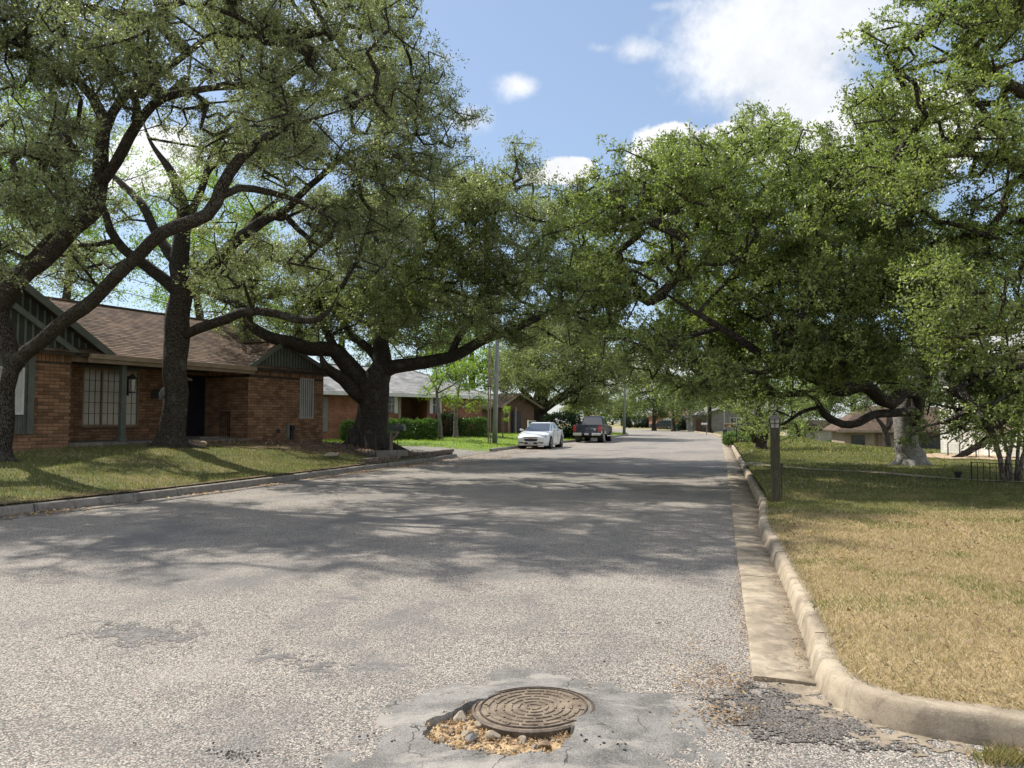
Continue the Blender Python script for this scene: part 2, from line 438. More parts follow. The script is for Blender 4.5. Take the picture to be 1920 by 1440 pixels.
fx, fy = hx.ravel()[F].mean(1), hy.ravel()[F].mean(1)
outer = fr_ > fe + 0.02 + (fbm(fx * 14, fy * 14, 5) - 0.5) * 0.35
pm = np.where(outer, 2, (fh > 0.45).astype(int))[keep]
tag(mesh_np('manhole_collar_pavement', V, F[keep], [M_patch, M_dirt, M_road], mi=pm), kind='structure')

# --- sweeps along a path (kerbs, gutters)
def resample(pts, step):
    P = np.asarray(pts, float); d = np.r_[0, np.cumsum(np.hypot(*np.diff(P, axis=0).T))]
    # smooth the polyline with a cubic through its points
    n = max(2, int(d[-1] / step)); t_ = np.linspace(0, d[-1], n)
    tang = np.gradient(P, d, axis=0)
    k = np.clip(np.searchsorted(d, t_, side='right') - 1, 0, len(d) - 2); h = (d[k + 1] - d[k])[:, None]; s_ = ((t_ - d[k]) / (d[k + 1] - d[k]))[:, None]
    q = (2 * s_**3 - 3 * s_**2 + 1) * P[k] + (s_**3 - 2 * s_**2 + s_) * h * tang[k] + (-2 * s_**3 + 3 * s_**2) * P[k + 1] + (s_**3 - s_**2) * h * tang[k + 1]
    return q, t_
def sweep_segments(name, path, profile, material, parent, seg, side, step=0.12, gap=0.012, jitter=0.006):
    """the profile (outward offset, height) run along the path in lengths of about seg metres, each its own object"""
    q, t_ = resample(path, step)
    tg = np.gradient(q, axis=0); tg /= np.linalg.norm(tg, axis=1)[:, None]
    nrm = np.stack([tg[:, 1], -tg[:, 0]], 1) * side
    bounds = np.arange(0, t_[-1], seg); k = len(profile)
    for b0 in bounds:
        m_ = np.where((t_ >= b0 - step * 0.5) & (t_ <= min(b0 + seg, t_[-1]) + step * 0.5))[0]
        if len(m_) < 2: continue
        qq = q[m_].copy(); qq[0] += tg[m_[0]] * (step * 0.0 + gap); qq[-1] -= tg[m_[-1]] * gap
        dz = random.uniform(-jitter, jitter); do = random.uniform(-jitter, jitter)
        rows = []
        for c, nv in zip(qq, nrm[m_]):
            w = (vnoise(c[0] * 3, c[1] * 3) - 0.5) * 0.012
            rows.append([(c[0] + nv[0] * (o_ + do + w), c[1] + nv[1] * (o_ + do + w), z_ + dz) for o_, z_ in profile])
        V_ = [p for r_ in rows for p in r_]
        F_ = [(i * k + j, i * k + j + 1, (i + 1) * k + j + 1, (i + 1) * k + j) for i in range(len(rows) - 1) for j in range(k - 1)]
        mb = MB(); mb.add(V_, F_); mb.add(rows[0], [tuple(range(k))]); mb.add(rows[-1], [tuple(range(k - 1, -1, -1))])
        me = mb.data(name, material); me.polygons.foreach_set('use_smooth', [True] * len(me.polygons))
        link(bpy.data.objects.new(name, me), parent)
KPROF = [(0.0, -0.12), (0.0, -0.005), (0.012, 0.02), (0.028, 0.085), (0.04, 0.118), (0.058, 0.132), (0.145, 0.138), (0.155, 0.125), (0.158, -0.2)]
near = [(2300, 1458), (2100, 1430), (1920, 1406), (1840, 1393), (1750, 1381), (1668, 1363), (1605, 1342), (1560, 1318), (1530, 1283), (1512, 1225), (1490, 1160), (1465, 1096), (1440, 1035), (1422, 992)]
KR = [(9.5, 2.05), (5.6, 2.72)] + [tuple(G(*p))[:2] for p in near[1:]] + [(float(XR(y)) + 0.46, y) for y in (13, 16, 20, 26, 32, 38, 44.7, 52, 58, 65, 75, 85, 95, 106, 120)]
kerb_r = empty('kerb_right', (0, 0, 0)); kerb_r['kind'] = 'structure'
sweep_segments('kerb_segment', KR, KPROF, M_conc, kerb_r, 3.05, 1)
gut = empty('gutter_right', (0, 0, 0)); gut['kind'] = 'structure'
GP = [(float(XR(y)), y) for y in (4.42, 6, 8, 11, 15, 20, 26, 32, 38, 44.7, 52, 58, 65, 75, 85, 95, 106, 120)]
sweep_segments('gutter_slab', GP, [(-0.015, -0.1), (-0.012, 0.006), (0.0, 0.012), (0.2, 0.006), (0.455, -0.012), (0.455, -0.1)], M_conc, gut, 3.0, 1, gap=0.02, jitter=0.006)
KL = [(float(XL(y)), y) for y in (4, 8, 11.8, 15.2, 20.4, 22.3, 25, 28.4, 31.5)]
kerb_l = empty('kerb_left', (0, 0, 0)); kerb_l['kind'] = 'structure'
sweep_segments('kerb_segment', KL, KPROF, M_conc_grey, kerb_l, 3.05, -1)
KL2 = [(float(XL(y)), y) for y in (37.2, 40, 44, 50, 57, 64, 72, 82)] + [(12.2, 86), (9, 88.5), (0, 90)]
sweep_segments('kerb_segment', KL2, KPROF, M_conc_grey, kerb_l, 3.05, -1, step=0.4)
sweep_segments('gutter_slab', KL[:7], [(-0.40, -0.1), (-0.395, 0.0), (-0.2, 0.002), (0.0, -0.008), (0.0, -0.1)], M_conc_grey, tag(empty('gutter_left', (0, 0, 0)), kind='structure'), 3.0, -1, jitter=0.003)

# --- lawns: heights
_kq, _ = resample(KR, 0.1)
_kt = np.gradient(_kq, axis=0); _kt /= np.linalg.norm(_kt, axis=1)[:, None]
_kb = _kq + np.stack([_kt[:, 1], -_kt[:, 0]], 1) * 0.135
_o = np.argsort(_kb[:, 1])
def XKR(y): return np.interp(y, _kb[_o, 1], _kb[_o, 0])       # back of the right kerb
def zR(X, Y):
    d = X - XKR(Y)
    z = 0.128 + 0.045 * sstep(0, 0.4, d) + (fbm(X * 0.8, Y * 0.8) - 0.5) * 0.07 * sstep(0, 1.5, d)
    st = 12.75 - 0.012 * X + (fbm(X * 1.3, X * 0 + 3) - 0.5) * 0.25
    z = z + 0.10 * sstep(0.0, 0.10, Y - st)
    z = z - 1.75 * sstep(26, 60, Y) * sstep(4, 14, d)
    return z
def zL(X, Y):
    d = XL(Y) - 0.19 - X
    top = np.interp(Y, [8, 14, 18, 22, 27, 31, 34, 40, 48, 90], [0.28, 0.38, 0.48, 0.62, 0.66, 0.45, 0.18, 0.28, 0.38, 0.4])
    top = top - 0.0 * Y
    z = 0.145 + top * sstep(0.0, 5.2, d) - 0.32 * sstep(31.4, 31.7, Y) * (1 - sstep(36.9, 37.2, Y)) + (fbm(X * 0.7, Y * 0.7) - 0.5) * 0.10 * sstep(0, 1.5, d)
    return z
lawn_r = grid_mesh('lawn_right', XKR, lambda y: XKR(y) + 70, np.concatenate([np.arange(2.1, 12.2, 0.12), np.arange(12.2, 13.2, 0.04), np.arange(13.3, 30, 0.3), np.arange(30, 84, 2)]), 150, zR, M_thatch, power=2.2)
tag(lawn_r, kind='structure')
# right lawn turns green beyond the step: second material by distance
lawn_r.data.materials.append(M_soil_green)
pc = np.zeros(len(lawn_r.data.polygons) * 3); lawn_r.data.polygons.foreach_get('center', pc); pc = pc.reshape(-1, 3)
gmask = (pc[:, 1] + (fbm(pc[:, 0] * 0.9, pc[:, 1] * 0.9) - 0.5) * 4.0 > 11.3)
lawn_r.data.polygons.foreach_set('material_index', gmask.astype(np.int32))
lawn_l = grid_mesh('lawn_left', lambda y: XL(y) - 0.14, lambda y: XL(y) - 70, np.concatenate([np.arange(3, 34, 0.25), np.arange(34, 88, 1)]), 150, zL, [M_soil_green, M_soil_lush], power=2.2)
tag(lawn_l, kind='structure')
pc = np.zeros(len(lawn_l.data.polygons) * 3); lawn_l.data.polygons.foreach_get('center', pc); pc = pc.reshape(-1, 3)
lawn_l.data.polygons.foreach_set('material_index', (pc[:, 1] > 35).astype(np.int32))
far = grid_mesh('far_lawn', lambda y: -200, lambda y: 260, np.arange(82, 420, 4), 160, lambda X, Y: -0.06 + 0.9 * sstep(150, 320, Y) - 1.75 * sstep(5, 14, X - XR(Y)) * (1 - sstep(105, 180, Y)), M_far)
tag(far, kind='structure')
# driveway of the second house, splaying into the street
tag(grid_mesh('driveway', lambda y: XL(y) + 0.1, lambda y: XL(y) - 26, np.arange(31.45, 37.2, 0.25), 30,
              lambda X, Y: 0.0 + 0.26 * sstep(0.1, 3.5, XL(Y) - X) + X * 0, M_conc_grey), kind='structure')
def ribbon(name, pts, w, zf, material, lift=0.012, kind='structure', wob=0.06):
    q, _t = resample([p[:2] for p in pts], 0.2)
    tg = np.gradient(q, axis=0); tg /= np.linalg.norm(tg, axis=1)[:, None]; nr = np.stack([tg[:, 1], -tg[:, 0]], 1)
    rows = []
    for k_, s_ in enumerate(np.linspace(-0.5, 0.5, 6)):
        ww = w * (1 + (fbm(q[:, 0] * 2 + k_, q[:, 1] * 2) - 0.5) * wob * 6 * (abs(s_) > 0.45))
        p = q + nr * (s_ * ww)[:, None]
        rows.append(np.stack([p[:, 0], p[:, 1], zf(p[:, 0], p[:, 1]) + lift], 1))
    V_ = np.stack(rows, 1).reshape(-1, 3); n = len(q)
    F_ = [(i * 6 + j, i * 6 + j + 1, (i + 1) * 6 + j + 1, (i + 1) * 6 + j) for i in range(n - 1) for j in range(5)]
    return tag(mesh_np(name, V_, F_, material, smooth=True), kind=kind)
ribbon('path', [G(1396, 870, .2), G(1450, 876, .25), G(1560, 884, .25), G(1750, 897, .25), G(1925, 908, .25), G(2150, 925, .25)], 0.45, zR, M_conc, 0.02)
# bare tan concrete and dark asphalt where the gutter ends at the corner
def blot(name, outline, material, z, rough=0.05, res=0.012, kind='structure', speck=0.0):
    P = [G(*p) for p in outline]
    x0, x1 = min(p.x for p in P), max(p.x for p in P); y0, y1 = min(p.y for p in P), max(p.y for p in P)
    X, Y = np.meshgrid(np.arange(x0 - .1, x1 + .1, res), np.arange(y0 - .1, y1 + .1, res))
    n = X.shape[1]; V_ = np.stack([X, Y, road_z(X, Y) + z], -1).reshape(-1, 3)
    i, j = np.meshgrid(np.arange(X.shape[0] - 1), np.arange(n - 1), indexing='ij'); a = (i * n + j).ravel()
    F_ = np.stack([a, a + 1, a + n + 1, a + n], 1); c = V_[F_].mean(1)
    wx = c[:, 0] + (fbm(c[:, 0] * 11, c[:, 1] * 11, 5) - 0.5) * rough * 8; wy = c[:, 1] + (fbm(c[:, 0] * 11 + 40, c[:, 1] * 11, 5) - 0.5) * rough * 8
    core = in_poly(c[:, 0] + (c[:, 0] - c[:, 0].mean()) * 0.45, c[:, 1] + (c[:, 1] - c[:, 1].mean()) * 0.45, P)
    chips = vnoise(c[:, 0] * 70, c[:, 1] * 70) * 0.6 + fbm(c[:, 0] * 9 + 3, c[:, 1] * 9) * 0.4      # stones standing through the thin film
    return tag(mesh_np(name, V_, F_[in_poly(wx, wy, P) & (chips > np.where(core, 0.30, 0.50) * speck)], material), kind=kind)
blot('pavement_concrete', [(1405, 1262), (1540, 1270), (1568, 1318), (1672, 1368), (1845, 1400), (1925, 1412), (1925, 1425), (1700, 1402), (1600, 1375), (1530, 1330), (1440, 1300)], M_conc, 0.004, 0.08)
blot('pavement_asphalt', [(1330, 1300), (1420, 1285), (1480, 1310), (1560, 1345), (1680, 1392), (1700, 1412), (1600, 1400), (1500, 1392), (1420, 1380), (1350, 1350)], M_dark, 0.005, 0.10, speck=0.8)
M_tar = mat('smooth_bitumen', (0.14, 0.132, 0.124), 0.95, (0.215, 0.203, 0.19), 14, bump=(120, .6, .006), fine=(150, .35), spec=.12)
blot('tar_pavement', [(140, 1178), (230, 1165), (330, 1168), (372, 1182), (360, 1200), (300, 1208), (210, 1200), (150, 1192)], M_tar, 0.002, 0.09, speck=1.0)
blot('tar_pavement', [(455, 1228), (505, 1218), (565, 1222), (540, 1234), (480, 1238)], M_tar, 0.002, 0.06, speck=1.0)
blot('tar_pavement', [(540, 1240), (590, 1232), (640, 1238), (600, 1254), (555, 1252)], M_tar, 0.002, 0.07, speck=1.0)
# mulch bed in front of the first house and round the big oak
def bed(name, corners, material, zf, lift, nu=60, nv=30):
    A, B, C_, D_ = [np.array(c) for c in corners]
    s_, t_ = np.meshgrid(np.linspace(0, 1, nu), np.linspace(0, 1, nv))
    P = ((1 - s_)[..., None] * (1 - t_)[..., None] * A + s_[..., None] * (1 - t_)[..., None] * B + s_[..., None] * t_[..., None] * C_ + (1 - s_)[..., None] * t_[..., None] * D_)
    w = (t_ * (1 - t_) * 4)[..., None] * 0 + 1
    P = P + w * np.stack([fbm(P[..., 0] * 1.7, P[..., 1] * 1.7) - 0.5, fbm(P[..., 0] * 1.7 + 9, P[..., 1] * 1.7) - 0.5], -1) * 0.7
    Z = zf(P[..., 0], P[..., 1]) + lift + fbm(P[..., 0] * 5, P[..., 1] * 5) * 0.05
    V_ = np.concatenate([P, Z[..., None]], -1).reshape(-1, 3)
    i, j = np.meshgrid(np.arange(nv - 1), np.arange(nu - 1), indexing='ij'); a = (i * nu + j).ravel()
    return tag(mesh_np(name, V_, np.stack([a, a + 1, a + nu + 1, a + nu], 1), material, smooth=True), kind='structure')
bed('mulch_bed', [(-10.9, 21.2), (-4.35, 27.0), (-2.55, 31.2), (-13.5, 29.5)], M_mulch, zL, -0.005)

ribbon('verge_soil', [(float(XL(y)) - 0.27, y) for y in (6, 9, 12, 15, 18, 21, 23.4)], 0.20, zL, M_mulch, 0.03, wob=0.12)
# --- grass blades and litter (stuff)
def leaf_mat(name, c_dark, c_light, trans=0.35, rough=0.5, spec=0.3, tcol=None):
    m, t, b, out = new_mat(name)
    at = t.new('ShaderNodeAttribute', attribute_name='v')
    c = t.mix(at.outputs['Fac'], c_dark, c_light)
    t.put(b.inputs['Base Color'], c); b.inputs['Roughness'].default_value = rough; b.inputs['Specular IOR Level'].default_value = spec
    tr = t.new('ShaderNodeBsdfTranslucent')
    t.put(tr.inputs[0], t.mix(1.0, c, tcol or (1.5, 1.5, 0.7), 'MULTIPLY'))
    mx = t.new('ShaderNodeMixShader'); mx.inputs[0].default_value = trans
    t.l.new(b.outputs[0], mx.inputs[1]); t.l.new(tr.outputs[0], mx.inputs[2]); t.l.new(mx.outputs[0], out.inputs[0])
    return m
M_gdry = leaf_mat('dry_grass', (0.23, 0.17, 0.102), (0.545, 0.45, 0.31), 0.25, 0.7, 0.2)
M_ggrn = leaf_mat('green_grass', (0.085, 0.112, 0.032), (0.215, 0.24, 0.082), 0.35, 0.6, 0.25)
M_glush = leaf_mat('lush_grass', (0.20, 0.33, 0.04), (0.36, 0.48, 0.08), 0.45, 0.6, 0.25)
rng = np.random.default_rng(77)
def blades(name, x0, x1, y0, y1, n, ok, zf, h, w, mats, pick, kind='stuff', lean=0.8):
    X = rng.uniform(x0, x1, n); Y = rng.uniform(y0, y1, n)
    k = ok(X, Y); X, Y = X[k], Y[k]; n = len(X)
    Z = zf(X, Y)
    hh = h * rng.uniform(0.45, 1.25, n); th = rng.uniform(0, 2 * np.pi, n); ph = rng.uniform(0, 2 * np.pi, n)
    ln = lean * hh * rng.uniform(0.2, 1.4, n); ww = w * rng.uniform(0.6, 1.3, n)
    c, s_ = np.cos(th) * ww, np.sin(th) * ww
    V_ = np.empty((n, 3, 3))
    V_[:, 0] = np.stack([X - c, Y - s_, Z - 0.004], 1); V_[:, 1] = np.stack([X + c, Y + s_, Z - 0.004], 1)
    V_[:, 2] = np.stack([X + np.cos(ph) * ln, Y + np.sin(ph) * ln, Z + hh], 1)
    return tag(mesh_np(name, V_.reshape(-1, 3), np.arange(n * 3).reshape(-1, 3), mats, fv=rng.random(n), mi=pick(X, Y, rng.random(n))), kind=kind)
def okR(X, Y): return (X > XKR(Y) - 0.02) & (np.abs(X / Y) < 1.35)
def dryp(X, Y, r): return np.where(r < np.clip(0.92 - 0.75 * sstep(8.3, 13.5, Y + (fbm(X * .9, Y * .9) - .5) * 5) - 0.6 * sstep(0.50, 0.68, fbm(X * 1.6 + 7, Y * 1.6, 5)), 0.13, 1), 0, 1)
g1 = blades('grass_right_near', 1.5, 9.5, 2.2, 7.5, 225000, okR, zR, 0.032, 0.0026, [M_gdry, M_ggrn], dryp, lean=1.3)
g2 = blades('grass_right_mid', 2.2, 14.5, 7.5, 13.5, 175000, okR, zR, 0.036, 0.0042, [M_gdry, M_ggrn], dryp, lean=1.2)
g3 = blades('grass_right_far', 3.5, 26, 13.5, 29, 120000, okR, zR, 0.05, 0.009, [M_gdry, M_ggrn], dryp)
g6 = blades('grass_kerb_edge', 1.6, 12, 3.2, 28, 130000, lambda X, Y: (X > XKR(Y) - 0.03) & (X < XKR(Y) + 0.12), lambda X, Y: np.maximum(zR(X, Y), 0.135), 0.055, 0.0035, [M_gdry, M_ggrn], dryp, lean=1.3)
g7 = blades('grass_right_slope', 8, 46, 29, 62, 70000, lambda X, Y: (X > XKR(Y)) & (X / Y < 0.75), zR, 0.10, 0.03, [M_gdry, M_ggrn], lambda X, Y, r: np.where(r < .2, 0, 1))
def okL(X, Y): return (X < XL(Y) - 0.17) & (np.abs(X / Y) < 1.1) & ~((Y > 24.0 + (X + 10) * 0.62) & (Y < 33) & (X > -12))
def pickL(X, Y, r): return np.where(r < 0.16 + 0.45 * sstep(0.5, 0.68, fbm(X * 0.8, Y * 0.8)), 1, 0)
g4 = blades('grass_left_bank', -17, -4, 9.0, 26, 165000, okL, zL, 0.055, 0.0065, [M_ggrn, M_gdry], pickL, lean=0.7)
def okM(X, Y): return (X < XL(Y) - 0.2) & (X / Y > -0.35)
g5 = blades('grass_second_yard', -16, 13, 37.1, 82, 75000, okM, zL, 0.09, 0.02, [M_glush, M_ggrn], lambda X, Y, r: np.where(r < 0.1, 1, 0), lean=0.5)
for o, l in ((g6, 'ragged longer grass creeping over the back of the right kerb'), (g7, 'grass slope falling towards the beige house'), (g1, 'tan dry mown grass behind the near kerb'), (g2, 'half dry grass before the lawn step'), (g3, 'green grass beyond the lawn step'), (g4, 'shaded green grass on the bank by the brick house'), (g5, 'bright green grass round the grey pole')):
    tag(o, l, 'grass')
# ================================================================== trees
def bark_mat(name, c1, c2, c3, sc=9.0, bumps=0.9):
    m, t, b, out = new_mat(name)
    vec = t.new('ShaderNodeTexCoord').outputs['Object']
    st = t.scale3(vec, (1, 1, 0.28))
    vo = t.voro(st, sc, 'DISTANCE_TO_EDGE'); n = t.noise(st, sc * 0.8, 6, 0.75, dist=1.2)
    h = t.m('ADD', t.ramp(vo, 0.0, 0.22), t.m('MULTIPLY', n, 0.6))
    c = t.mix(t.ramp(h, 0.35, 1.25), c1, c2)
    c = t.mix(t.ramp(t.noise(vec, 2.4, 5, 0.65), 0.52, 0.68, 0, 0.75), c, c3)
    t.put(b.inputs['Base Color'], c); b.inputs['Roughness'].default_value = 0.92; b.inputs['Specular IOR Level'].default_value = 0.15
    t.l.new(t.bump(h, bumps, 0.05), b.inputs['Normal'])
    return m
M_bark = bark_mat('oak_bark', (0.035, 0.028, 0.022), (0.13, 0.112, 0.095), (0.17, 0.158, 0.14), 38.0)
M_bark_pale = bark_mat('pale_oak_bark', (0.19, 0.18, 0.165), (0.30, 0.285, 0.265), (0.44, 0.43, 0.41), 34.0, 0.5)
M_bark_thin = bark_mat('young_bark', (0.10, 0.085, 0.07), (0.23, 0.21, 0.185), (0.30, 0.28, 0.25), 20.0, 0.4)
M_twig = mat('twig_bark', (0.055, 0.045, 0.037), 0.9, (0.12, 0.105, 0.09), 6, spec=0.2)
M_leafL = leaf_mat('oak_leaf_grey', (0.105, 0.122, 0.070), (0.47, 0.50, 0.295), 0.45, 0.46, 0.32, (1.1, 1.22, 0.66))
M_leafC = leaf_mat('oak_leaf_dark', (0.088, 0.110, 0.052), (0.43, 0.465, 0.225), 0.43, 0.44, 0.4, (1.12, 1.25, 0.62))
M_leafR = leaf_mat('oak_leaf_green', (0.085, 0.116, 0.046), (0.46, 0.525, 0.215), 0.45, 0.42, 0.42, (1.12, 1.28, 0.55))
M_leafY = leaf_mat('spring_leaf', (0.13, 0.21, 0.035), (0.34, 0.45, 0.085), 0.5, 0.5, 0.35, (1.25, 1.4, 0.42))
M_leafF = leaf_mat('far_leaf', (0.065, 0.095, 0.040), (0.27, 0.33, 0.125), 0.42, 0.5, 0.3, (1.15, 1.28, 0.55))
M_moss = leaf_mat('ball_moss', (0.06, 0.052, 0.042), (0.17, 0.15, 0.115), 0.25, 0.9, 0.1, (1.2, 1.1, 0.9))

def catmull(P, step):
    P = np.asarray(P, float); n = len(P)
    out = []
    for i in range(n - 1):
        p0, p1, p2, p3 = P[max(i - 1, 0)], P[i], P[i + 1], P[min(i + 2, n - 1)]
        k = max(1, int(np.linalg.norm(p2[:3] - p1[:3]) / step))
        for s_ in np.arange(k) / k:
            out.append(0.5 * ((2 * p1) + (-p0 + p2) * s_ + (2 * p0 - 5 * p1 + 4 * p2 - p3) * s_ ** 2 + (-p0 + 3 * p1 - 3 * p2 + p3) * s_ ** 3))
    out.append(P[-1])
    return np.asarray(out)
def sweep_limb(mb, L, sides, rg, rough=0.10):
    """one continuous tapering limb; L rows are x, y, z, radius"""
    pts = L[:, :3]; tg = np.gradient(pts, axis=0); tg /= (np.linalg.norm(tg, axis=1)[:, None] + 1e-9)
    ref = np.array([0.31, 0.17, 0.93]) if abs(tg[0][2]) < 0.8 else np.array([0.9, 0.3, 0.1])
    rows = []; a = np.cross(tg[0], ref); a /= np.linalg.norm(a)
    for i, (p, t_) in enumerate(zip(pts, tg)):
        a = a - t_ * a.dot(t_); a /= np.linalg.norm(a); b_ = np.cross(t_, a)
        th = np.arange(sides) * 2 * np.pi / sides
        r_ = L[i, 3] * (1 + rough * (vnoise(th * 2.2 + i * 0.05, np.full(sides, i * 0.35)) - 0.5) * 2)
        rows.append([tuple(p + r_[k] * (np.cos(th[k]) * a + np.sin(th[k]) * b_)) for k in range(sides)])
    mb.loft(rows)
def tubes(A, B, ra, rb, sides=5):
    d = B - A; ln = np.linalg.norm(d, axis=1) + 1e-9; d = d / ln[:, None]
    ref = np.where(np.abs(d[:, 2:3]) > 0.9, np.array([[1., 0, 0]]), np.array([[0., 0, 1]]))
    a = np.cross(d, ref); a /= np.linalg.norm(a, axis=1)[:, None]; b_ = np.cross(d, a)
    th = np.arange(sides) * 2 * np.pi / sides
    off = np.cos(th)[None, :, None] * a[:, None] + np.sin(th)[None, :, None] * b_[:, None]
    V0 = A[:, None] + off * ra[:, None, None]; V1 = B[:, None] + off * rb[:, None, None]
    V_ = np.concatenate([V0, V1], 1).reshape(-1, 3); n = len(A); k = np.arange(sides); k2 = (k + 1) % sides
    f = np.stack([k, k2, k2 + sides, k + sides], 1)
    return V_, (np.arange(n)[:, None, None] * 2 * sides + f[None]).reshape(-1, 4)
def unit(v_): return v_ / (np.linalg.norm(v_, axis=-1, keepdims=True) + 1e-9)
def leaves(centers, rad, n_per, L, Wd, rg, quad=False, flat=0.7, outw=None):
    n = len(centers) * n_per
    c = np.repeat(centers, n_per, 0); rr_ = np.repeat(rad, n_per)
    K = 9                                             # twigs of one spray; the leaves sit along them
    tw = unit(rg.normal(size=(len(centers), K, 3)) + np.array([0, 0, 0.2])); tw[:, :, 2] *= flat
    o_ = tw[np.repeat(np.arange(len(centers)), n_per), rg.integers(0, K, n)]
    o_ = o_ * (0.15 + 0.85 * rg.random(n) ** 0.7)[:, None] + rg.normal(size=(n, 3)) * 0.10
    p = c + o_ * rr_[:, None]
    ax = unit(o_ * 0.7 + rg.normal(size=(n, 3)) * 0.6 + np.array([0, 0, 0.12]))
    nr = rg.normal(size=(n, 3)) * 0.75 + np.array([0, 0, 0.75])
    sd = unit(np.cross(ax, nr))
    l_ = (L * rg.uniform(0.6, 1.25, n))[:, None]; w_ = (Wd * rg.uniform(0.7, 1.25, n))[:, None]
    if quad:
        bow = unit(np.cross(sd, ax)) * l_ * 0.12
        V_ = np.stack([p, p + ax * l_ * 0.5 - sd * w_ / 2 + bow, p + ax * l_, p + ax * l_ * 0.55 + sd * w_ / 2 + bow], 1).reshape(-1, 3)
        F_ = np.arange(n * 4).reshape(-1, 4)
    else:
        V_ = np.stack([p - sd * w_ / 2, p + sd * w_ / 2 + ax * l_ * 0.12, p + ax * l_], 1).reshape(-1, 3)
        F_ = np.arange(n * 3).reshape(-1, 3)
    tone = np.repeat(rg.random(len(centers)), n_per)
    return V_, F_, np.clip((0.6 * rg.random(n) + 0.4 * tone) ** 1.4, 0, 1)

def tree(name, label, cat, base, limbs, disks, drange, seed, leafmat, barkmat=None, puff=(1.0, 1.5), fill=1.0, sprays=16, spr=0.5, nleaf=60, leaf=(0.075, 0.036), quad=False,
         sides=12, group=None, moss=0, zmin=None, conn_min=1.2, droop=0.0, twig=1.0, extra=None, limbmat=None, nfirst=1):
    rg = np.random.default_rng(seed)
    root = empty(name, base, 0, label, cat, group); B = np.array(base, float)
    barkmat = barkmat or M_bark
    mb = MB(); LN, LR = [], []
    for l in limbs:
        c = catmull(l, 0.28 if sides >= 10 else 0.5)
        tp = np.linspace(0, 1, len(c)); c[:, 3] *= np.where(tp > 0.8, 1 - 0.82 * (tp - 0.8) / 0.2, 1.0)
        c[1:-1, :3] += (np.stack([vnoise(c[1:-1, 2] * 1.3 + seed, c[1:-1, 0] * 1.1 + i * 9.0) for i in range(3)], 1) - 0.5) * np.minimum(c[1:-1, 3:4] * 0.9, 0.18)
        sweep_limb(mb, c - np.array([*B, 0]), sides, rg)
        if len(LN) < nfirst: first_faces = len(mb.f)
        LN.append(c[:, :3]); LR.append(c[:, 3])
    tk = mb.build('trunk', barkmat, root, smooth=True)
    if limbmat:
        tk.data.materials.append(limbmat); tk.data.polygons.foreach_set('material_index', [0 if i < first_faces else 1 for i in range(len(tk.data.polygons))])
    LN = np.concatenate(LN); LR = np.concatenate(LR)
    # puffs of foliage
    S, SR = [], []
    for k, (px, py, rp) in enumerate(disks):
        D0 = rg.uniform(*drange); rm = rp * (sum(drange) / 2) / F_PX
        depth = (drange[1] - drange[0]); n = max(1, int(round(fill * (rm ** 2) * max(depth, 2) * 0.42 / (sum(puff) / 2) ** 2)))
        for _ in range(n):
            a_ = rg.uniform(0, 2 * np.pi); q = math.sqrt(rg.random()) * rp
            D = rg.uniform(*drange)
            c = np.array(W(px + q * math.cos(a_), py + q * math.sin(a_), D))
            pr = rg.uniform(*puff)
            m_ = max(3, int(sprays * (pr / (sum(puff) / 2)) ** 2 * rg.uniform(0.7, 1.2)))
            o_ = unit(rg.normal(size=(m_, 3)) + np.array([0, 0, 0.25])) * (rg.random(m_) ** 0.5)[:, None] * pr
            o_[:, 2] *= 0.72
            o_[:, 2] -= droop * np.hypot(o_[:, 0], o_[:, 1]) ** 2 / pr
            S.append(c + o_); SR.append(spr * rg.uniform(0.6, 1.25, m_))
    if extra is not None:
        for (px, py, D, r_) in extra: S.append(np.array([W(px, py, D)])); SR.append(np.array([r_]))
    S = np.concatenate(S); SR = np.concatenate(SR)
    if zmin is not None:
        k = S[:, 2] > zmin; S, SR = S[k], SR[k]
    # branchlets: each spray joins the nearest wood already there
    ok = LN[:, 2] > base[2] + conn_min
    N = list(LN[ok]); NR_ = list(LR[ok]); n0 = len(N)
    d0 = np.array([np.min(np.sum((LN[ok] - s_) ** 2, 1)) for s_ in S]); order = np.argsort(d0)
    cap = n0 + len(S) * 6; P = np.zeros((cap, 3)); P[:n0] = N; par = np.full(cap, -1); cnt = np.zeros(cap); cntn = n0
    chains = []
    for s_i in order:
        s_ = S[s_i]; dd = P[:cntn] - s_; dist = np.sum(dd * dd, 1) + np.maximum(dd[:, 2], 0) ** 2 * 0.8
        j = int(np.argmin(dist)); L_ = math.sqrt(np.sum((P[j] - s_) ** 2)); k = min(4, max(1, int(L_ / 0.7)))
        prev = j
        for q in range(1, k + 1):
            f = q / k; p = P[j] * (1 - f) + s_ * f
            if q < k: p = p + rg.normal(size=3) * 0.10 * min(L_, 2.0) + np.array([0, 0, 0.08 * L_ * math.sin(math.pi * f)])
            P[cntn] = p; par[cntn] = prev; prev = cntn; cntn += 1
        cnt[prev] += 1
    for q in range(cntn - 1, n0 - 1, -1):
        if par[q] >= n0: cnt[par[q]] += cnt[q]
    q = np.arange(n0, cntn); pq = par[q]
    rad = (0.0045 + 0.0085 * np.sqrt(np.maximum(cnt[q], 0.3))) * twig
    rp_ = np.where(pq >= n0, (0.0045 + 0.0085 * np.sqrt(np.maximum(cnt[pq], 0.3))) * twig, rad * 1.25)
    rp_ = np.minimum(rp_, rad * 1.6)
    V_, F_ = tubes(P[pq], P[q], rp_, rad)
    mesh_np('branches', V_ - B, F_, limbmat or (barkmat if twig > 0.9 else M_twig), root, fv=rg.random(len(F_)), smooth=True)['kind'] = 'stuff'
    V_, F_, tone = leaves(S, SR, nleaf, leaf[0], leaf[1], rg, quad)
    cr = mesh_np('crown', V_ - B, F_, leafmat, root, fv=tone)
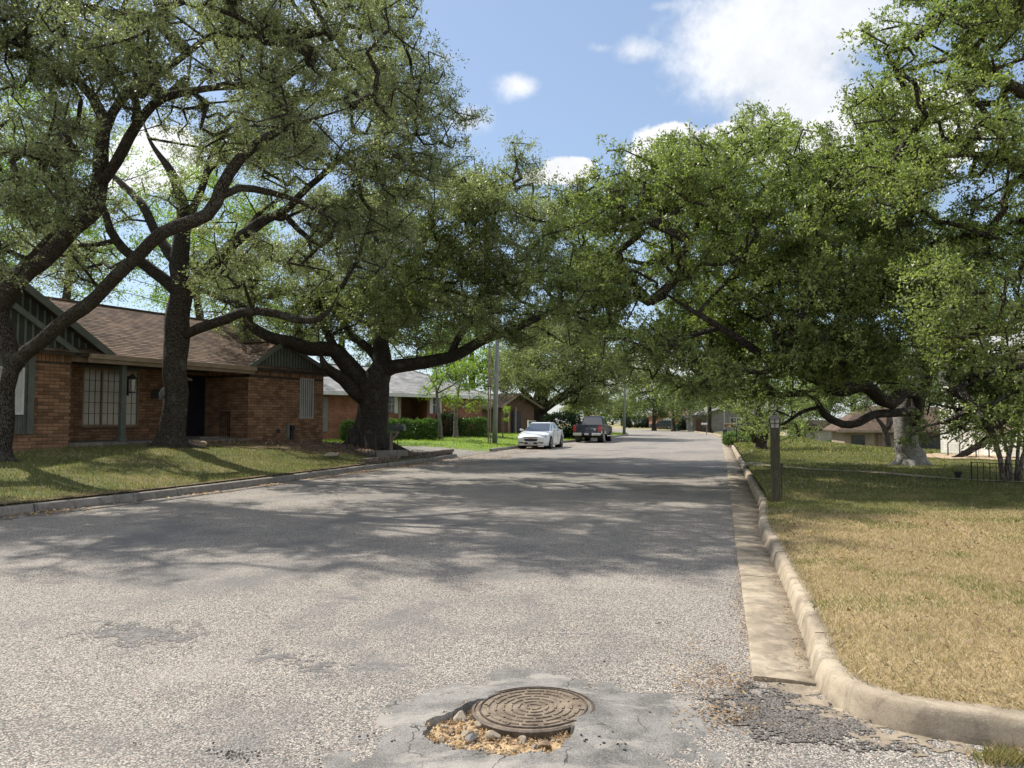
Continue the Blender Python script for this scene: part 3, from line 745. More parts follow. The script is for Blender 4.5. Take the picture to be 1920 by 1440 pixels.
    if moss:
        k = rg.integers(n0, cntn, moss); C_ = P[k] + np.array([0, 0, -0.08])
        V2, F2, t2 = leaves(C_, rg.uniform(0.10, 0.28, moss), 70, 0.20, 0.012, rg, False, 1.0)
        mesh_np('ball_moss', V2 - B, F2, M_moss, root, fv=t2)['kind'] = 'stuff'
    return root
NLEAF = 0
def limb(*pts):
    """(px, py, distance, radius) rows to places"""
    return [(*W(a, b, c), d) for a, b, c, d in pts]
def basept(x, y, zf): return (x, y, float(zf(np.array(x), np.array(y))) - 0.02)
def trunk_from(base, *pts):
    b = np.array(base)
    return [(b[0], b[1], b[2] - 0.25, pts[0][3] * 1.75), (b[0], b[1], b[2] + 0.05, pts[0][3] * 1.45), (b[0], b[1], b[2] + 0.35, pts[0][3] * 1.12)] + limb(*pts)

def roots(base, r, n, seed):
    rg = random.Random(seed); out = []
    for k in range(n):
        a = 2 * math.pi * (k + rg.uniform(-.3, .3)) / n; l_ = r * rg.uniform(1.9, 2.8); b = Vector(base)
        f = lambda d, z, q: (b.x + math.cos(a) * d, b.y + math.sin(a) * d, b.z + z, q)
        out.append([f(r * .3, r * 1.3, r * .5), f(r * .75, r * .55, r * .46), f(r * 1.2, r * .1, r * .34), f(l_, -r * .22, r * .12), f(l_ * 1.25, -r * .5, r * .05)])
    return out
# --- leaning oak at the left edge
b1 = basept(-11.55, 17.0, zL)
L1 = [trunk_from(b1, (12, 800, 17, .21), (16, 730, 17, .20), (22, 690, 16.9, .22), (8, 630, 16.9, .25), (2, 575, 16.8, .29), (39, 530, 16.7, .28), (97, 470, 16.6, .25), (144, 424, 16.5, .24), (180, 398, 16.4, .24), (187, 350, 16.3, .21), (194, 272, 16.2, .19), (202, 226, 16.1, .17), (179, 183, 15.8, .13), (124, 128, 15.4, .11), (66, 93, 15, .09), (-30, 60, 14.6, .06)),
      limb((200, 240, 16.1, .12), (233, 183, 16.2, .12), (280, 152, 16.4, .10), (389, 70, 16.8, .08), (440, 30, 17, .05)),
      limb((190, 345, 16.3, .13), (233, 280, 16.0, .14), (272, 218, 15.6, .12), (311, 187, 15.3, .10), (389, 167, 15, .085), (486, 160, 14.6, .06), (580, 120, 14.4, .04)),
      limb((10, 720, 17, .14), (40, 670, 16.8, .19), (80, 640, 16.5, .185), (140, 590, 16.2, .18), (200, 535, 15.8, .17), (264, 478, 15.5, .17), (311, 436, 15.3, .165), (389, 400, 15.1, .16), (412, 352, 15.0, .15), (447, 296, 14.9, .13), (498, 257, 14.8, .11), (560, 232, 14.7, .08), (660, 200, 14.6, .05)),
      limb((408, 372, 15.0, .09), (447, 354, 15.2, .10), (506, 362, 15.5, .085), (564, 380, 15.8, .06), (640, 420, 16.2, .04)),
      limb((2, 575, 16.8, .22), (-90, 500, 16.5, .22), (-190, 380, 16, .17), (-260, 230, 15.6, .1)),
      limb((160, 410, 16.4, .1), (120, 330, 15.5, .08), (60, 260, 14.6, .06))]
L1 = [[(*r_[:3], r_[3] * 0.81) for r_ in l] for l in L1]
tree('live_oak', 'leaning live oak with forked furrowed limbs at the frame edge before the brick house', 'tree', b1, L1 + roots(b1, .24, 5, 1),
     [(40, 60, 150), (200, 40, 120), (380, 30, 130), (540, 60, 130), (60, 220, 130), (-120, 160, 150), (-180, 330, 120), (120, 330, 60), (470, 140, 110), (620, 160, 110), (40, 380, 90), (300, 110, 80), (680, 60, 60), (-60, -120, 160), (200, -130, 160), (450, -120, 150), (640, -60, 90), (390, 250, 40), (540, 300, 50), (40, 430, 70), (110, 290, 50), (-40, 470, 80), (330, 170, 40)],
     (13.2, 18.5), 101, M_leafL, puff=(0.8, 1.35), fill=1.08, sprays=22, spr=0.42, nleaf=140, leaf=(0.071, 0.034), moss=90, zmin=4.2, conn_min=3.0, droop=0.12)

# --- oak with the straight trunk in front of the porch
b2 = basept(-10.0, 21.9, zL)
L2 = [trunk_from(b2, (325, 790, 21.9, .36), (330, 700, 21.9, .345), (334, 620, 21.9, .35), (339, 560, 21.9, .33), (340, 500, 21.9, .29), (342, 450, 22, .24), (340, 370, 22.2, .17), (319, 323, 22.2, .13), (280, 261, 22.3, .08), (262, 200, 22.4, .05)),
      limb((334, 560, 21.9, .17), (310, 530, 21.8, .18), (272, 494, 21.6, .16), (233, 467, 21.3, .14), (206, 428, 21.0, .12), (196, 390, 20.8, .09), (160, 330, 20.4, .06)),
      limb((338, 505, 21.9, .15), (323, 482, 22, .15), (288, 428, 22.3, .14), (268, 385, 22.5, .13), (233, 350, 22.8, .10), (205, 325, 23, .07), (150, 290, 23.2, .05)),
      limb((345, 545, 21.9, .2), (362, 530, 21.8, .2), (408, 490, 21.4, .19), (447, 447, 21.1, .165), (486, 416, 20.8, .15), (529, 397, 20.6, .12), (580, 350, 20.3, .09), (640, 300, 20, .07), (720, 250, 19.8, .04)),
      limb((345, 630, 21.9, .14), (375, 612, 21.6, .15), (420, 598, 21.3, .14), (450, 586, 21, .13), (497, 586, 20.8, .12), (556, 600, 20.5, .115), (600, 597, 20.3, .10), (618, 582, 20.2, .08), (640, 540, 20, .05)),
      limb((340, 440, 22, .11), (380, 350, 22.2, .11), (392, 300, 22.4, .08), (430, 240, 22.5, .06), (520, 160, 22.3, .05)),
      limb((529, 397, 20.6, .09), (560, 430, 20.7, .08), (600, 462, 20.8, .06))]
t2 = tree('live_oak', 'straight grey live oak trunk with a pale healed knot standing before the porch', 'tree', b2, L2 + roots(b2, .38, 6, 2),
     [(640, 60, 110), (720, 160, 90), (760, 260, 80), (640, 240, 110), (560, 330, 100), (680, 360, 100), (780, 350, 60), (500, 220, 80), (430, 300, 60), (600, 440, 80), (420, 470, 60), (500, 500, 60), (700, 60, 60), (240, 420, 50), (180, 480, 50), (320, 350, 45), (600, 540, 40), (90, 470, 60), (640, -60, 100), (460, 60, 90), (800, 220, 40), (730, 420, 60), (740, 100, 45), (775, 180, 45), (800, 290, 40)],
     (18.6, 24.0), 202, M_leafL, puff=(0.8, 1.35), fill=1.1, sprays=22, spr=0.45, nleaf=140, leaf=(0.078, 0.036), moss=80, zmin=4.4, conn_min=3.0, droop=0.1)
mb = MB()
kp = W(306, 738, 21.55) - Vector(b2)
for k in range(6):
    a0 = k / 6
mb.loft([[tuple(kp + Vector((-0.10 * s_ * 1.0 + 0.05 * c_ , -0.02, 0)) + Vector((0.07 * r_ * math.cos(t_), 0.075 * r_ * math.sin(t_) * 0.8, 0.17 * r_ * math.sin(t_)))) for t_ in np.linspace(0, 2 * math.pi, 12, endpoint=False)] for s_, r_, c_ in ((0, 1.2, 0), (.35, 1.1, 0), (.6, .8, 0), (.7, .45, 0), (.62, .2, 0))])
mb.build('knot', M_bark_pale, t2, smooth=True)

# --- the broad oak by the mailbox
b3 = basept(-5.7, 30.0, zL)
L3 = [trunk_from(b3, (697, 790, 30, .66), (699, 760, 30, .63), (702, 725, 30, .66), (712, 690, 30, .45), (715, 660, 30.2, .34), (725, 600, 30.5, .28), (760, 520, 31, .22), (800, 440, 31.5, .16), (830, 370, 31.5, .1)),
      limb((700, 745, 30, .42), (686, 725, 29.9, .42), (654, 686, 29.6, .37), (622, 655, 29.3, .32), (584, 655, 29, .28), (543, 640, 28.6, .24), (494, 625, 28.2, .21), (466, 604, 28, .19), (459, 578, 27.9, .17), (430, 563, 27.6, .14), (386, 546, 27.2, .1), (330, 520, 27, .05)),
      limb((690, 755, 29.8, .3), (668, 735, 29.5, .30), (645, 712, 29.1, .26), (628, 702, 28.8, .22), (612, 688, 28.5, .17), (600, 660, 28.2, .1)),
      limb((712, 700, 29.9, .3), (735, 684, 29.8, .29), (765, 680, 29.6, .27), (800, 677, 29.4, .26), (840, 670, 29.2, .24), (870, 660, 29, .22), (930, 632, 28.7, .18), (990, 605, 28.4, .14), (1030, 585, 28.2, .1), (1070, 540, 28, .06)),
      limb((714, 680, 30, .2), (690, 655, 30.5, .18), (660, 630, 31, .15), (620, 560, 31.5, .1)),
      limb((640, 672, 29.5, .16), (615, 630, 29.2, .15), (590, 570, 29, .11), (570, 500, 28.8, .07)),
      limb((760, 520, 31, .14), (840, 480, 30.5, .12), (905, 440, 30, .1), (915, 380, 30, .07), (925, 310, 30, .04)),
      limb((840, 670, 29.2, .15), (880, 600, 29, .13), (912, 520, 29, .11), (918, 450, 29, .09), (945, 340, 29, .05)),
      limb((466, 604, 28, .1), (476, 555, 28, .09), (470, 540, 28, .06))]
tree('live_oak', 'broad spreading live oak with thick dark trunk beside the green mailbox', 'tree', b3, L3 + roots(b3, .68, 7, 3),
     [(500, 540, 70), (590, 500, 80), (600, 590, 50), (680, 560, 80), (680, 450, 80), (770, 480, 90), (780, 590, 70), (860, 540, 80), (860, 430, 80), (930, 480, 80), (950, 380, 70), (960, 310, 35), (1010, 390, 55), (1040, 480, 70), (960, 580, 70), (1050, 570, 50), (1060, 420, 40), (890, 350, 40), (700, 630, 40), (830, 640, 30), (760, 390, 70), (430, 500, 50), (1010, 630, 40), (560, 640, 25), (900, 620, 40), (1085, 520, 40), (1100, 620, 40)],
     (25.5, 34.0), 303, M_leafC, puff=(1.0, 1.7), fill=1.3, sprays=24, spr=0.55, nleaf=120, leaf=(0.1, 0.05), moss=90, zmin=4.3, conn_min=3.2, droop=0.15)

# --- right side: pale-trunked oak reaching over the street
b4 = basept(11.25, 21.2, zR)
L4 = [trunk_from(b4, (1697, 840, 21.2, .34), (1699, 800, 21.2, .31), (1701, 760, 21.2, .33), (1722, 700, 21.3, .30), (1745, 620, 21.5, .26), (1740, 520, 21.8, .2), (1700, 420, 22, .14), (1650, 330, 22, .08)),
      ]
L4d = [limb((1718, 800, 20.75, .10), (1722, 770, 20.7, .17), (1728, 742, 20.6, .22), (1700, 738, 20.4, .2), (1672, 755, 20.1, .18), (1650, 748, 19.8, .17), (1622, 722, 19.5, .17), (1590, 728, 19.3, .18), (1560, 728, 19, .18), (1535, 712, 18.8, .17), (1515, 680, 18.7, .15), (1500, 640, 18.6, .12), (1450, 560, 18.5, .1), (1400, 470, 18.5, .07)),
      limb((1722, 770, 20.7, .13), (1690, 773, 20.4, .12), (1640, 776, 20, .11), (1610, 790, 19.7, .11), (1580, 796, 19.4, .10), (1548, 780, 19.2, .09), (1530, 750, 19, .07), (1490, 730, 18.8, .05)),
      limb((1530, 765, 19.1, .05), (1500, 775, 18.8, .045), (1470, 795, 18.5, .03), (1455, 800, 18.3, .02)),
      limb((1728, 742, 20.6, .2), (1742, 690, 20.5, .2), (1730, 600, 20, .17), (1680, 500, 19.5, .13), (1620, 420, 19, .1), (1580, 340, 19, .06)),
      limb((1560, 728, 19, .12), (1500, 700, 18, .1), (1420, 660, 17, .09), (1330, 600, 16.5, .07), (1230, 540, 16.2, .05)),
      limb((1515, 680, 18.7, .1), (1440, 600, 20, .1), (1350, 520, 21, .08), (1250, 470, 22, .06), (1150, 430, 22.5, .04)),
      limb((1450, 560, 18.5, .08), (1410, 420, 18.6, .07), (1390, 350, 18.8, .05), (1410, 270, 18.8, .03))]
tree('live_oak', 'wide live oak with pale grey trunk and low snaking limbs on the lawn', 'tree', b4, L4 + roots(b4, .36, 6, 4) + L4d,
     [(1130, 430, 70), (1110, 550, 55), (1090, 380, 35), (1200, 400, 70), (1200, 520, 80), (1180, 620, 50), (1250, 330, 45), (1290, 430, 90), (1310, 330, 60), (1320, 560, 100), (1290, 640, 60), (1400, 310, 65), (1410, 430, 100), (1420, 560, 100), (1400, 660, 70), (1490, 330, 65), (1530, 430, 90), (1530, 560, 100), (1490, 660, 70), (1570, 310, 50), (1620, 390, 80), (1640, 500, 90), (1620, 610, 80), (1560, 660, 50), (1700, 580, 80), (1720, 460, 80), (1480, 730, 40), (1430, 740, 25), (1680, 680, 45), (1415, 245, 14), (1350, 280, 30), (1160, 350, 30), (1240, 640, 40), (1060, 540, 30), (1220, 690, 35), (1290, 710, 40), (1360, 715, 40), (1420, 755, 30), (1330, 750, 22), (1250, 730, 18), (1640, 300, 50), (1600, 330, 50), (1700, 370, 60), (1690, 280, 40)],
     (15.2, 23.5), 404, M_leafR, M_bark_pale, limbmat=M_bark, nfirst=7, puff=(0.75, 1.25), fill=1.18, sprays=21, spr=0.42, nleaf=135, leaf=(0.084, 0.044), moss=120, zmin=2.1, conn_min=1.2, droop=0.2)
# --- nearest oak, trunk out of frame on the right
b7 = basept(13.6, 15.2, zR)
L7 = [trunk_from(b7, (2215, 800, 15.2, .36), (2210, 700, 15.2, .33), (2200, 560, 15.2, .3), (2170, 430, 15.2, .26), (2120, 330, 15, .2), (2060, 240, 14.8, .16), (1960, 190, 14.4, .13), (1880, 150, 14, .1), (1790, 110, 13.7, .07), (1720, 70, 13.5, .04)),
      limb((2180, 470, 15.2, .2), (2080, 400, 14.8, .17), (1980, 350, 14.4, .13), (1900, 300, 14, .1), (1830, 290, 13.6, .07), (1740, 300, 13.3, .04)),
      limb((2200, 600, 15.2, .2), (2080, 560, 14.4, .16), (1980, 570, 13.8, .11), (1900, 580, 13.4, .08), (1820, 620, 13, .05)),
      limb((1900, 300, 14, .07), (1860, 230, 13.8, .06), (1800, 150, 13.6, .04)),
      limb((2210, 700, 15.2, .16), (2080, 720, 14.2, .12), (1980, 690, 13.6, .08), (1880, 690, 13.2, .05), (1800, 730, 12.9, .03))]
tree('live_oak', 'nearest oak whose glossy leafy boughs hang in from the right edge', 'tree', b7, L7,
     [(1690, 100, 45), (1720, 30, 60), (1780, 120, 80), (1860, 60, 100), (1690, 210, 50), (1660, 290, 45), (1760, 250, 80), (1860, 200, 90), (1740, 370, 70), (1840, 340, 90), (1920, 300, 90), (1900, 440, 90), (1800, 460, 70), (1840, 570, 70), (1910, 580, 80), (1790, 650, 50), (1870, 680, 65), (1930, 720, 60), (1840, 770, 35), (1900, 800, 45), (1660, 170, 22), (2020, 150, 120), (2050, 450, 120), (1900, -80, 120), (1760, -60, 80), (1640, 350, 35), (1760, 600, 35), (2030, 640, 90), (1830, 725, 36), (1890, 740, 46), (1750, 640, 40), (1940, 830, 30), (1700, 320, 50), (1770, 520, 60), (1690, 420, 45), (1880, 400, 60), (1800, 745, 28), (1860, 770, 26)],
     (11.8, 15.8), 707, M_leafR, puff=(0.6, 1.0), fill=1.42, sprays=20, spr=0.34, nleaf=92, leaf=(0.076, 0.038), quad=True, moss=70, zmin=0.95, conn_min=1.6, droop=0.2,
     extra=[(1775, 790, 12.9, .22), (1712, 812, 12.9, .16), (1700, 830, 12.9, .14), (1735, 800, 12.9, .16), (1640, 90, 13.4, .2), (1630, 55, 13.4, .15), (1650, 165, 13.4, .2)])

# --- slender multi-stem crape myrtle by the iron rail
bm_ = basept(*tuple(G(1893, 905, 0.25))[:2], zR)
Lm = []
Dm = bm_[1]
rg0 = random.Random(4)
for k in range(9):
    a = rg0.uniform(-70, 60); x0 = 1893 + rg0.uniform(-14, 22)
    Lm.append([(*W(x0, 912, Dm + rg0.uniform(-.2, .2)), .045)] + limb((x0 + a * .15, 860, Dm, .036), (x0 + a * .55, 800, Dm - .1, .03), (x0 + a, 740, Dm - .2, .02), (x0 + a * 1.3, 690, Dm - .3, .01)))
tree('crape_myrtle', 'multi-stemmed crape myrtle shrub behind the thin iron rail', 'shrub', bm_, Lm, [(1870, 700, 45), (1920, 680, 50), (1940, 750, 50), (1840, 760, 26), (1900, 780, 30), (1960, 830, 30)], (Dm - 1.2, Dm + 1.0), 808, M_leafR, M_bark_thin,
     puff=(0.4, 0.65), fill=1.3, sprays=11, spr=0.26, nleaf=55, leaf=(0.075, 0.036), sides=7, conn_min=0.7, zmin=1.2)

# --- background trees
def bgtree(name, label, base_px, D, zf, top, disks, spread, seed, leafm, leaf, fill=1.0, nleaf=70, puff=(1.3, 2.2), rt=0.25, sprays=13, spr=0.8, cat='tree', bark=None, zmin=None, group=None, sides=8, fork=None, twig=1.0):
    x = (base_px - 960) / F_PX * D
    b = basept(x, D, zf)
    lim = [trunk_from(b, *( [(base_px, 790 + (1.5 - b[2] - 0.9) * F_PX / D, D, rt)] + [(px, py, D, r_) for px, py, r_ in top]))]
    for f in (fork or []): lim.append(limb(*f))
    return tree(name, label, cat, b, lim, disks, (D - spread, D + spread), seed, leafm, bark, puff=puff, fill=fill, sprays=sprays, spr=spr, nleaf=nleaf, leaf=leaf, sides=sides, conn_min=1.0, zmin=zmin, group=group, twig=twig)
zf0 = lambda X, Y: X * 0 + 0.4
zfr = lambda X, Y: X * 0 - 1.3
zff = lambda X, Y: X * 0 - 0.05
bgtree('shade_tree', 'bright backlit tree rising behind the brown shingle roof by the leaning oak', 130, 40, zf0, [(120, 640, .26), (130, 520, .2), (150, 400, .12)], [(60, 540, 70), (130, 440, 90), (60, 380, 80), (210, 540, 60), (240, 440, 70), (160, 330, 70), (0, 470, 80), (-20, 370, 80), (100, 290, 60), (60, 230, 60), (180, 250, 50), (280, 380, 50), (20, 560, 50)], 4, 11, M_leafY, (0.15, 0.08), 0.8)
bgtree('shade_tree', 'light green tree behind the ridge of the brick house roof', 380, 43, zf0, [(380, 640, .26), (370, 540, .2), (360, 430, .12)], [(320, 540, 60), (400, 560, 50), (450, 540, 60), (380, 460, 70), (310, 440, 60), (470, 460, 60), (530, 580, 50), (400, 370, 60), (480, 380, 60), (340, 370, 40), (440, 300, 50)], 4, 12, M_leafY, (0.15, 0.08), 0.8)
bgtree('oak_tree', 'dark tree mass behind the grey roofed house', 640, 66, zf0, [(640, 700, .35), (640, 600, .25)], [(560, 600, 60), (640, 600, 60), (720, 610, 60), (800, 620, 60), (680, 660, 40), (860, 650, 50)], 5, 13, M_leafF, (0.24, 0.13), 0.9, puff=(1.6, 2.6), spr=1.1)
bgtree('oak_tree', 'tall green tree standing beyond the driveway behind the grey pole', 885, 74, zf0, [(885, 740, .35), (885, 640, .25)], [(850, 680, 50), (900, 690, 50), (950, 680, 45), (920, 620, 50), (870, 730, 30), (900, 745, 25)], 5, 14, M_leafY, (0.24, 0.13), 0.9, puff=(1.6, 2.6), spr=1.1)
bgtree('live_oak', 'dense dark live oak with thick trunk behind the white sedan', 1012, 66, zff, [(1012, 760, .75), (1015, 735, .6), (1040, 700, .3), (1060, 650, .2)], [(960, 700, 35), (1010, 680, 45), (1060, 670, 50), (1110, 690, 45), (1130, 730, 32), (1080, 730, 35), (1030, 720, 25), (1150, 690, 20), (1000, 640, 35), (1070, 620, 40), (1130, 640, 30), (975, 735, 14)], 6, 15, M_leafC, (0.2, 0.11), 1.3, puff=(1.3, 2.2), spr=0.95, sprays=16, rt=0.8,
       fork=[[(1014, 770, 65.5, .45), (1045, 750, 65, .35), (1075, 735, 64, .25), (1110, 715, 63, .15)], [(1010, 765, 66, .4), (985, 740, 66, .25), (965, 710, 66, .15)]])
bgtree('live_oak', 'dark oak crown behind the pickup leaning over the street', 1105, 84, zff, [(1100, 760, .5), (1105, 720, .35)], [(1090, 760, 22), (1130, 765, 20), (1110, 720, 30), (1145, 735, 18), (1150, 765, 14)], 5, 16, M_leafC, (0.26, 0.14), 1.5, puff=(1.6, 2.4), spr=1.1, rt=.5)
bgtree('young_tree', 'young tree with slanting grey trunk and lime leaves on the bright lawn', 825, 44, zL, [(821, 750, .09), (818, 725, .075), (800, 700, .05)], [(800, 715, 22), (830, 700, 26), (785, 735, 14), (860, 700, 22), (845, 735, 18), (815, 685, 16)], 1.6, 17, M_leafY, (0.11, 0.06), 0.9, puff=(0.5, 0.9), spr=0.4, rt=.11, bark=M_bark_thin, nleaf=34, zmin=2.2,
       fork=[[(819, 735, 44, .06), (830, 712, 44, .05), (845, 690, 44, .03)], [(819, 738, 44, .05), (850, 722, 43.6, .04), (880, 700, 43.4, .02)]])
bgtree('young_tree', 'second young tree with straight grey trunk nearer the hedge', 855, 46, zL, [(855, 760, .11), (860, 730, .09), (870, 700, .05)], [(870, 710, 26), (890, 740, 22), (880, 770, 16), (900, 690, 20), (845, 760, 14), (905, 765, 12)], 1.6, 18, M_leafY, (0.11, 0.06), 0.9, puff=(0.5, 0.9), spr=0.4, rt=.14, bark=M_bark_thin, nleaf=34, zmin=1.9)
bgtree('sapling', 'small staked sapling with pale leaves in front of the brown gabled house', 943, 50, zL, [(943, 790, .03), (944, 770, .02)], [(944, 772, 7), (944, 783, 6), (946, 764, 5)], 0.3, 19, M_leafY, (0.11, 0.06), 1.6, puff=(0.22, 0.35), spr=0.2, rt=.035, bark=M_bark_thin, nleaf=22, sprays=6)
for k, (bx, D, dk, lb, lm) in enumerate([
        (1226, 122, [(1195, 725, 22), (1225, 720, 26), (1205, 750, 20), (1240, 745, 20), (1215, 700, 16), (1180, 745, 12), (1190, 770, 12), (1230, 770, 14)], 'round green street tree behind the utility pole', M_leafF),
        (1262, 112, [(1255, 735, 24), (1280, 745, 22), (1265, 762, 18), (1290, 725, 24), (1300, 765, 14)], 'leafy tree overhanging the far dark SUV', M_leafF),
        (1330, 100, [(1320, 735, 26), (1350, 732, 28), (1300, 752, 20), (1370, 752, 22), (1335, 712, 24), (1340, 760, 16)], 'broad tree in front of the far grey house', M_leafF),
        (1425, 90, [(1400, 745, 28), (1440, 745, 32), (1420, 720, 28), (1395, 770, 16), (1470, 760, 26), (1430, 775, 18)], 'tree crown filling the gap behind the lantern post', M_leafF),
        (1165, 230, [(1150, 770, 14), (1175, 765, 14), (1200, 770, 14), (1140, 780, 8)], 'far tree where the street bends away', M_leafF),
        (1290, 200, [(1260, 770, 14), (1300, 768, 16), (1340, 772, 16), (1225, 772, 12)], 'far tree behind the grey house roof', M_leafF)]):
    bgtree('street_tree', lb, bx, D, zff, [(bx, 775 if D < 150 else 785, .3), (bx, 750 if D < 150 else 775, .2)], dk, 4, 30 + k, lm, (0.3 * D / 110, 0.16 * D / 110), 1.5, puff=(1.4, 2.4), spr=1.1 * max(1, D / 110), rt=.35, nleaf=36, zmin=1.6)
bgtree('oak_tree', 'dense tree with clustered stems just past the lantern post', 1425, 33, zR, [(1422, 800, .2), (1420, 770, .16), (1430, 720, .1)], [(1400, 760, 28), (1440, 750, 36), (1480, 760, 36), (1440, 800, 26), (1405, 800, 20), (1475, 800, 30), (1420, 725, 34), (1500, 740, 34), (1380, 740, 26), (1510, 790, 24), (1360, 765, 16), (1395, 815, 14), (1460, 830, 14)], 2.2, 41, M_leafR, (0.115, 0.06), 0.9, puff=(0.6, 1.0), spr=0.42, rt=.2, nleaf=46, sprays=13, zmin=0.55,
       fork=[[(1432, 832, 33, .12), (1440, 800, 33, .1), (1455, 770, 33, .07)], [(1416, 830, 33, .1), (1405, 800, 33, .08), (1395, 760, 33, .05)]])
bgtree('oak_tree', 'small dark forked tree before the beige garage', 1662, 46, lambda X, Y: X * 0 - 0.75, [(1660, 815, .2), (1655, 800, .16), (1640, 780, .1), (1625, 760, .06)], [(1640, 740, 30), (1690, 730, 34), (1610, 750, 20), (1720, 750, 20)], 3, 42, M_leafF, (0.15, 0.08), 0.9, puff=(0.9, 1.5), spr=0.6, rt=.22, fork=[[(1658, 812, 46, .12), (1672, 790, 46, .1), (1690, 765, 46, .06)]])
bgtree('oak_tree', 'tall dark tree behind the beige garage roof', 1600, 82, zfr, [(1600, 760, .3), (1600, 700, .2)], [(1520, 740, 50), (1580, 720, 60), (1650, 710, 60), (1720, 700, 60), (1500, 690, 50), (1560, 660, 60)], 6, 43, M_leafF, (0.28, 0.15), 0.9, puff=(1.8, 2.8), spr=1.2)
bgtree('oak_tree', 'tree crown behind the white brick wall', 1880, 48, zfr, [(1880, 720, .3), (1880, 620, .2)], [(1800, 640, 70), (1880, 620, 80), (1950, 640, 80), (1760, 600, 60), (1850, 540, 70)], 4, 44, M_leafF, (0.17, 0.09), 0.9, puff=(1.4, 2.2), spr=0.8)
# ================================================================== houses
M_brick = mat('orange_brick', (0.355, 0.212, 0.128), 0.9, (0.245, 0.138, 0.083), 2.2, rand=0.34, fine=(70, 0.22), bump=(60, 0.5, 0.006), spec=0.2)
M_mortar = mat('mortar', (0.11, 0.085, 0.068), 0.95, (0.075, 0.06, 0.05), 5, bump=(60, 0.5, 0.006), spec=0.1)
M_green = mat('dark_green_paint', (0.115, 0.130, 0.108), 0.6, (0.15, 0.163, 0.137), 4, fine=(40, 0.12), rand=0.10)
M_greengroove = mat('groove_shade_green', (0.035, 0.042, 0.034), 0.7, (0.05, 0.056, 0.046), 4)  # darker backing colour stands for the shade in the grooves between battens
M_beige = mat('beige_trim', (0.36, 0.28, 0.20), 0.7, (0.27, 0.21, 0.15), 3, fine=(50, 0.1))
M_shingle = mat('brown_shingle', (0.185, 0.130, 0.094), 0.95, (0.115, 0.083, 0.065), 1.4, rand=0.36, fine=(90, 0.35), bump=(120, 0.6, 0.006), spec=0.15)
M_felt = mat('roof_felt', (0.06, 0.048, 0.04), 0.95, (0.09, 0.07, 0.06), 3, spec=0.1)
M_glassdark = mat('window_pane', (0.40, 0.37, 0.30), 0.15, (0.52, 0.49, 0.41), 0.9, spec=0.6)
M_blind = mat('white_blind', (0.62, 0.62, 0.60), 0.5, (0.5, 0.5, 0.49), 2, spec=0.4)
M_white = mat('white_paint', (0.72, 0.71, 0.68), 0.55, (0.6, 0.59, 0.56), 2.5, fine=(30, 0.08))
M_muntin = mat('dark_muntin', (0.05, 0.045, 0.04), 0.6, (0.07, 0.06, 0.05), 6)
M_iron = mat('black_iron', (0.02, 0.019, 0.02), 0.55, (0.035, 0.03, 0.028), 8, spec=0.4)
M_door = mat('navy_door', (0.012, 0.014, 0.026), 0.35, (0.02, 0.022, 0.034), 2, spec=0.5)
M_greyroof = mat('grey_shingle', (0.36, 0.355, 0.345), 0.95, (0.26, 0.255, 0.25), 1.2, rand=0.22, fine=(60, 0.3), bump=(90, 0.5, 0.006), spec=0.15)
M_tanwall = mat('tan_wall', (0.36, 0.29, 0.21), 0.85, (0.28, 0.225, 0.165), 1.5, fine=(30, 0.15))
M_brownwall = mat('brown_wall', (0.14, 0.085, 0.055), 0.85, (0.19, 0.12, 0.08), 1.5, fine=(30, 0.2))
M_greywall = mat('grey_siding', (0.25, 0.24, 0.22), 0.85, (0.20, 0.19, 0.18), 1.5, fine=(20, 0.1))
M_darkglass = mat('dark_window', (0.03, 0.035, 0.04), 0.1, (0.07, 0.075, 0.08), 0.7, spec=0.6)
def brickmat(name, c1, c2, mort, sx=0.2, sz=0.0677):
    m, t, b, out = new_mat(name)
    tcn = t.new('ShaderNodeTexCoord'); sp_ = t.new('ShaderNodeSeparateXYZ'); t.l.new(tcn.outputs['Object'], sp_.inputs[0])
    cv = t.new('ShaderNodeCombineXYZ'); t.l.new(t.m('ADD', sp_.outputs[0], sp_.outputs[1]), cv.inputs[0]); t.l.new(sp_.outputs[2], cv.inputs[1])
    br = t.new('ShaderNodeTexBrick'); t.l.new(cv.outputs[0], br.inputs['Vector'])
    t.put(br.inputs['Color1'], c1); t.put(br.inputs['Color2'], c2); t.put(br.inputs['Mortar'], mort)
    br.inputs['Scale'].default_value = 1.0; br.inputs['Mortar Size'].default_value = 0.006; br.inputs['Brick Width'].default_value = sx; br.inputs['Row Height'].default_value = sz
    c = t.mix(1.0, br.outputs['Color'], t.mix(t.ramp(t.noise(tcn.outputs['Object'], 1.3, 5), 0.3, 0.7), (0.75,) * 3, (1.2,) * 3), 'MULTIPLY')
    t.put(b.inputs['Base Color'], c); b.inputs['Roughness'].default_value = 0.9; b.inputs['Specular IOR Level'].default_value = 0.2
    t.l.new(t.bump(t.m('SUBTRACT', 1.0, br.outputs['Fac']), 0.5, 0.006), b.inputs['Normal'])
    return m
M_redbrick = brickmat('red_brick', (0.36, 0.15, 0.085), (0.24, 0.095, 0.06), (0.22, 0.17, 0.13))
M_recessbrick = brickmat('recess_shade_brick', (0.16, 0.085, 0.055), (0.10, 0.055, 0.04), (0.13, 0.105, 0.085))  # porch shade put into the brick colour of the recess wall
M_whitebrick = brickmat('white_painted_brick', (0.74, 0.72, 0.66), (0.66, 0.64, 0.58), (0.50, 0.48, 0.43), 0.3, 0.1)

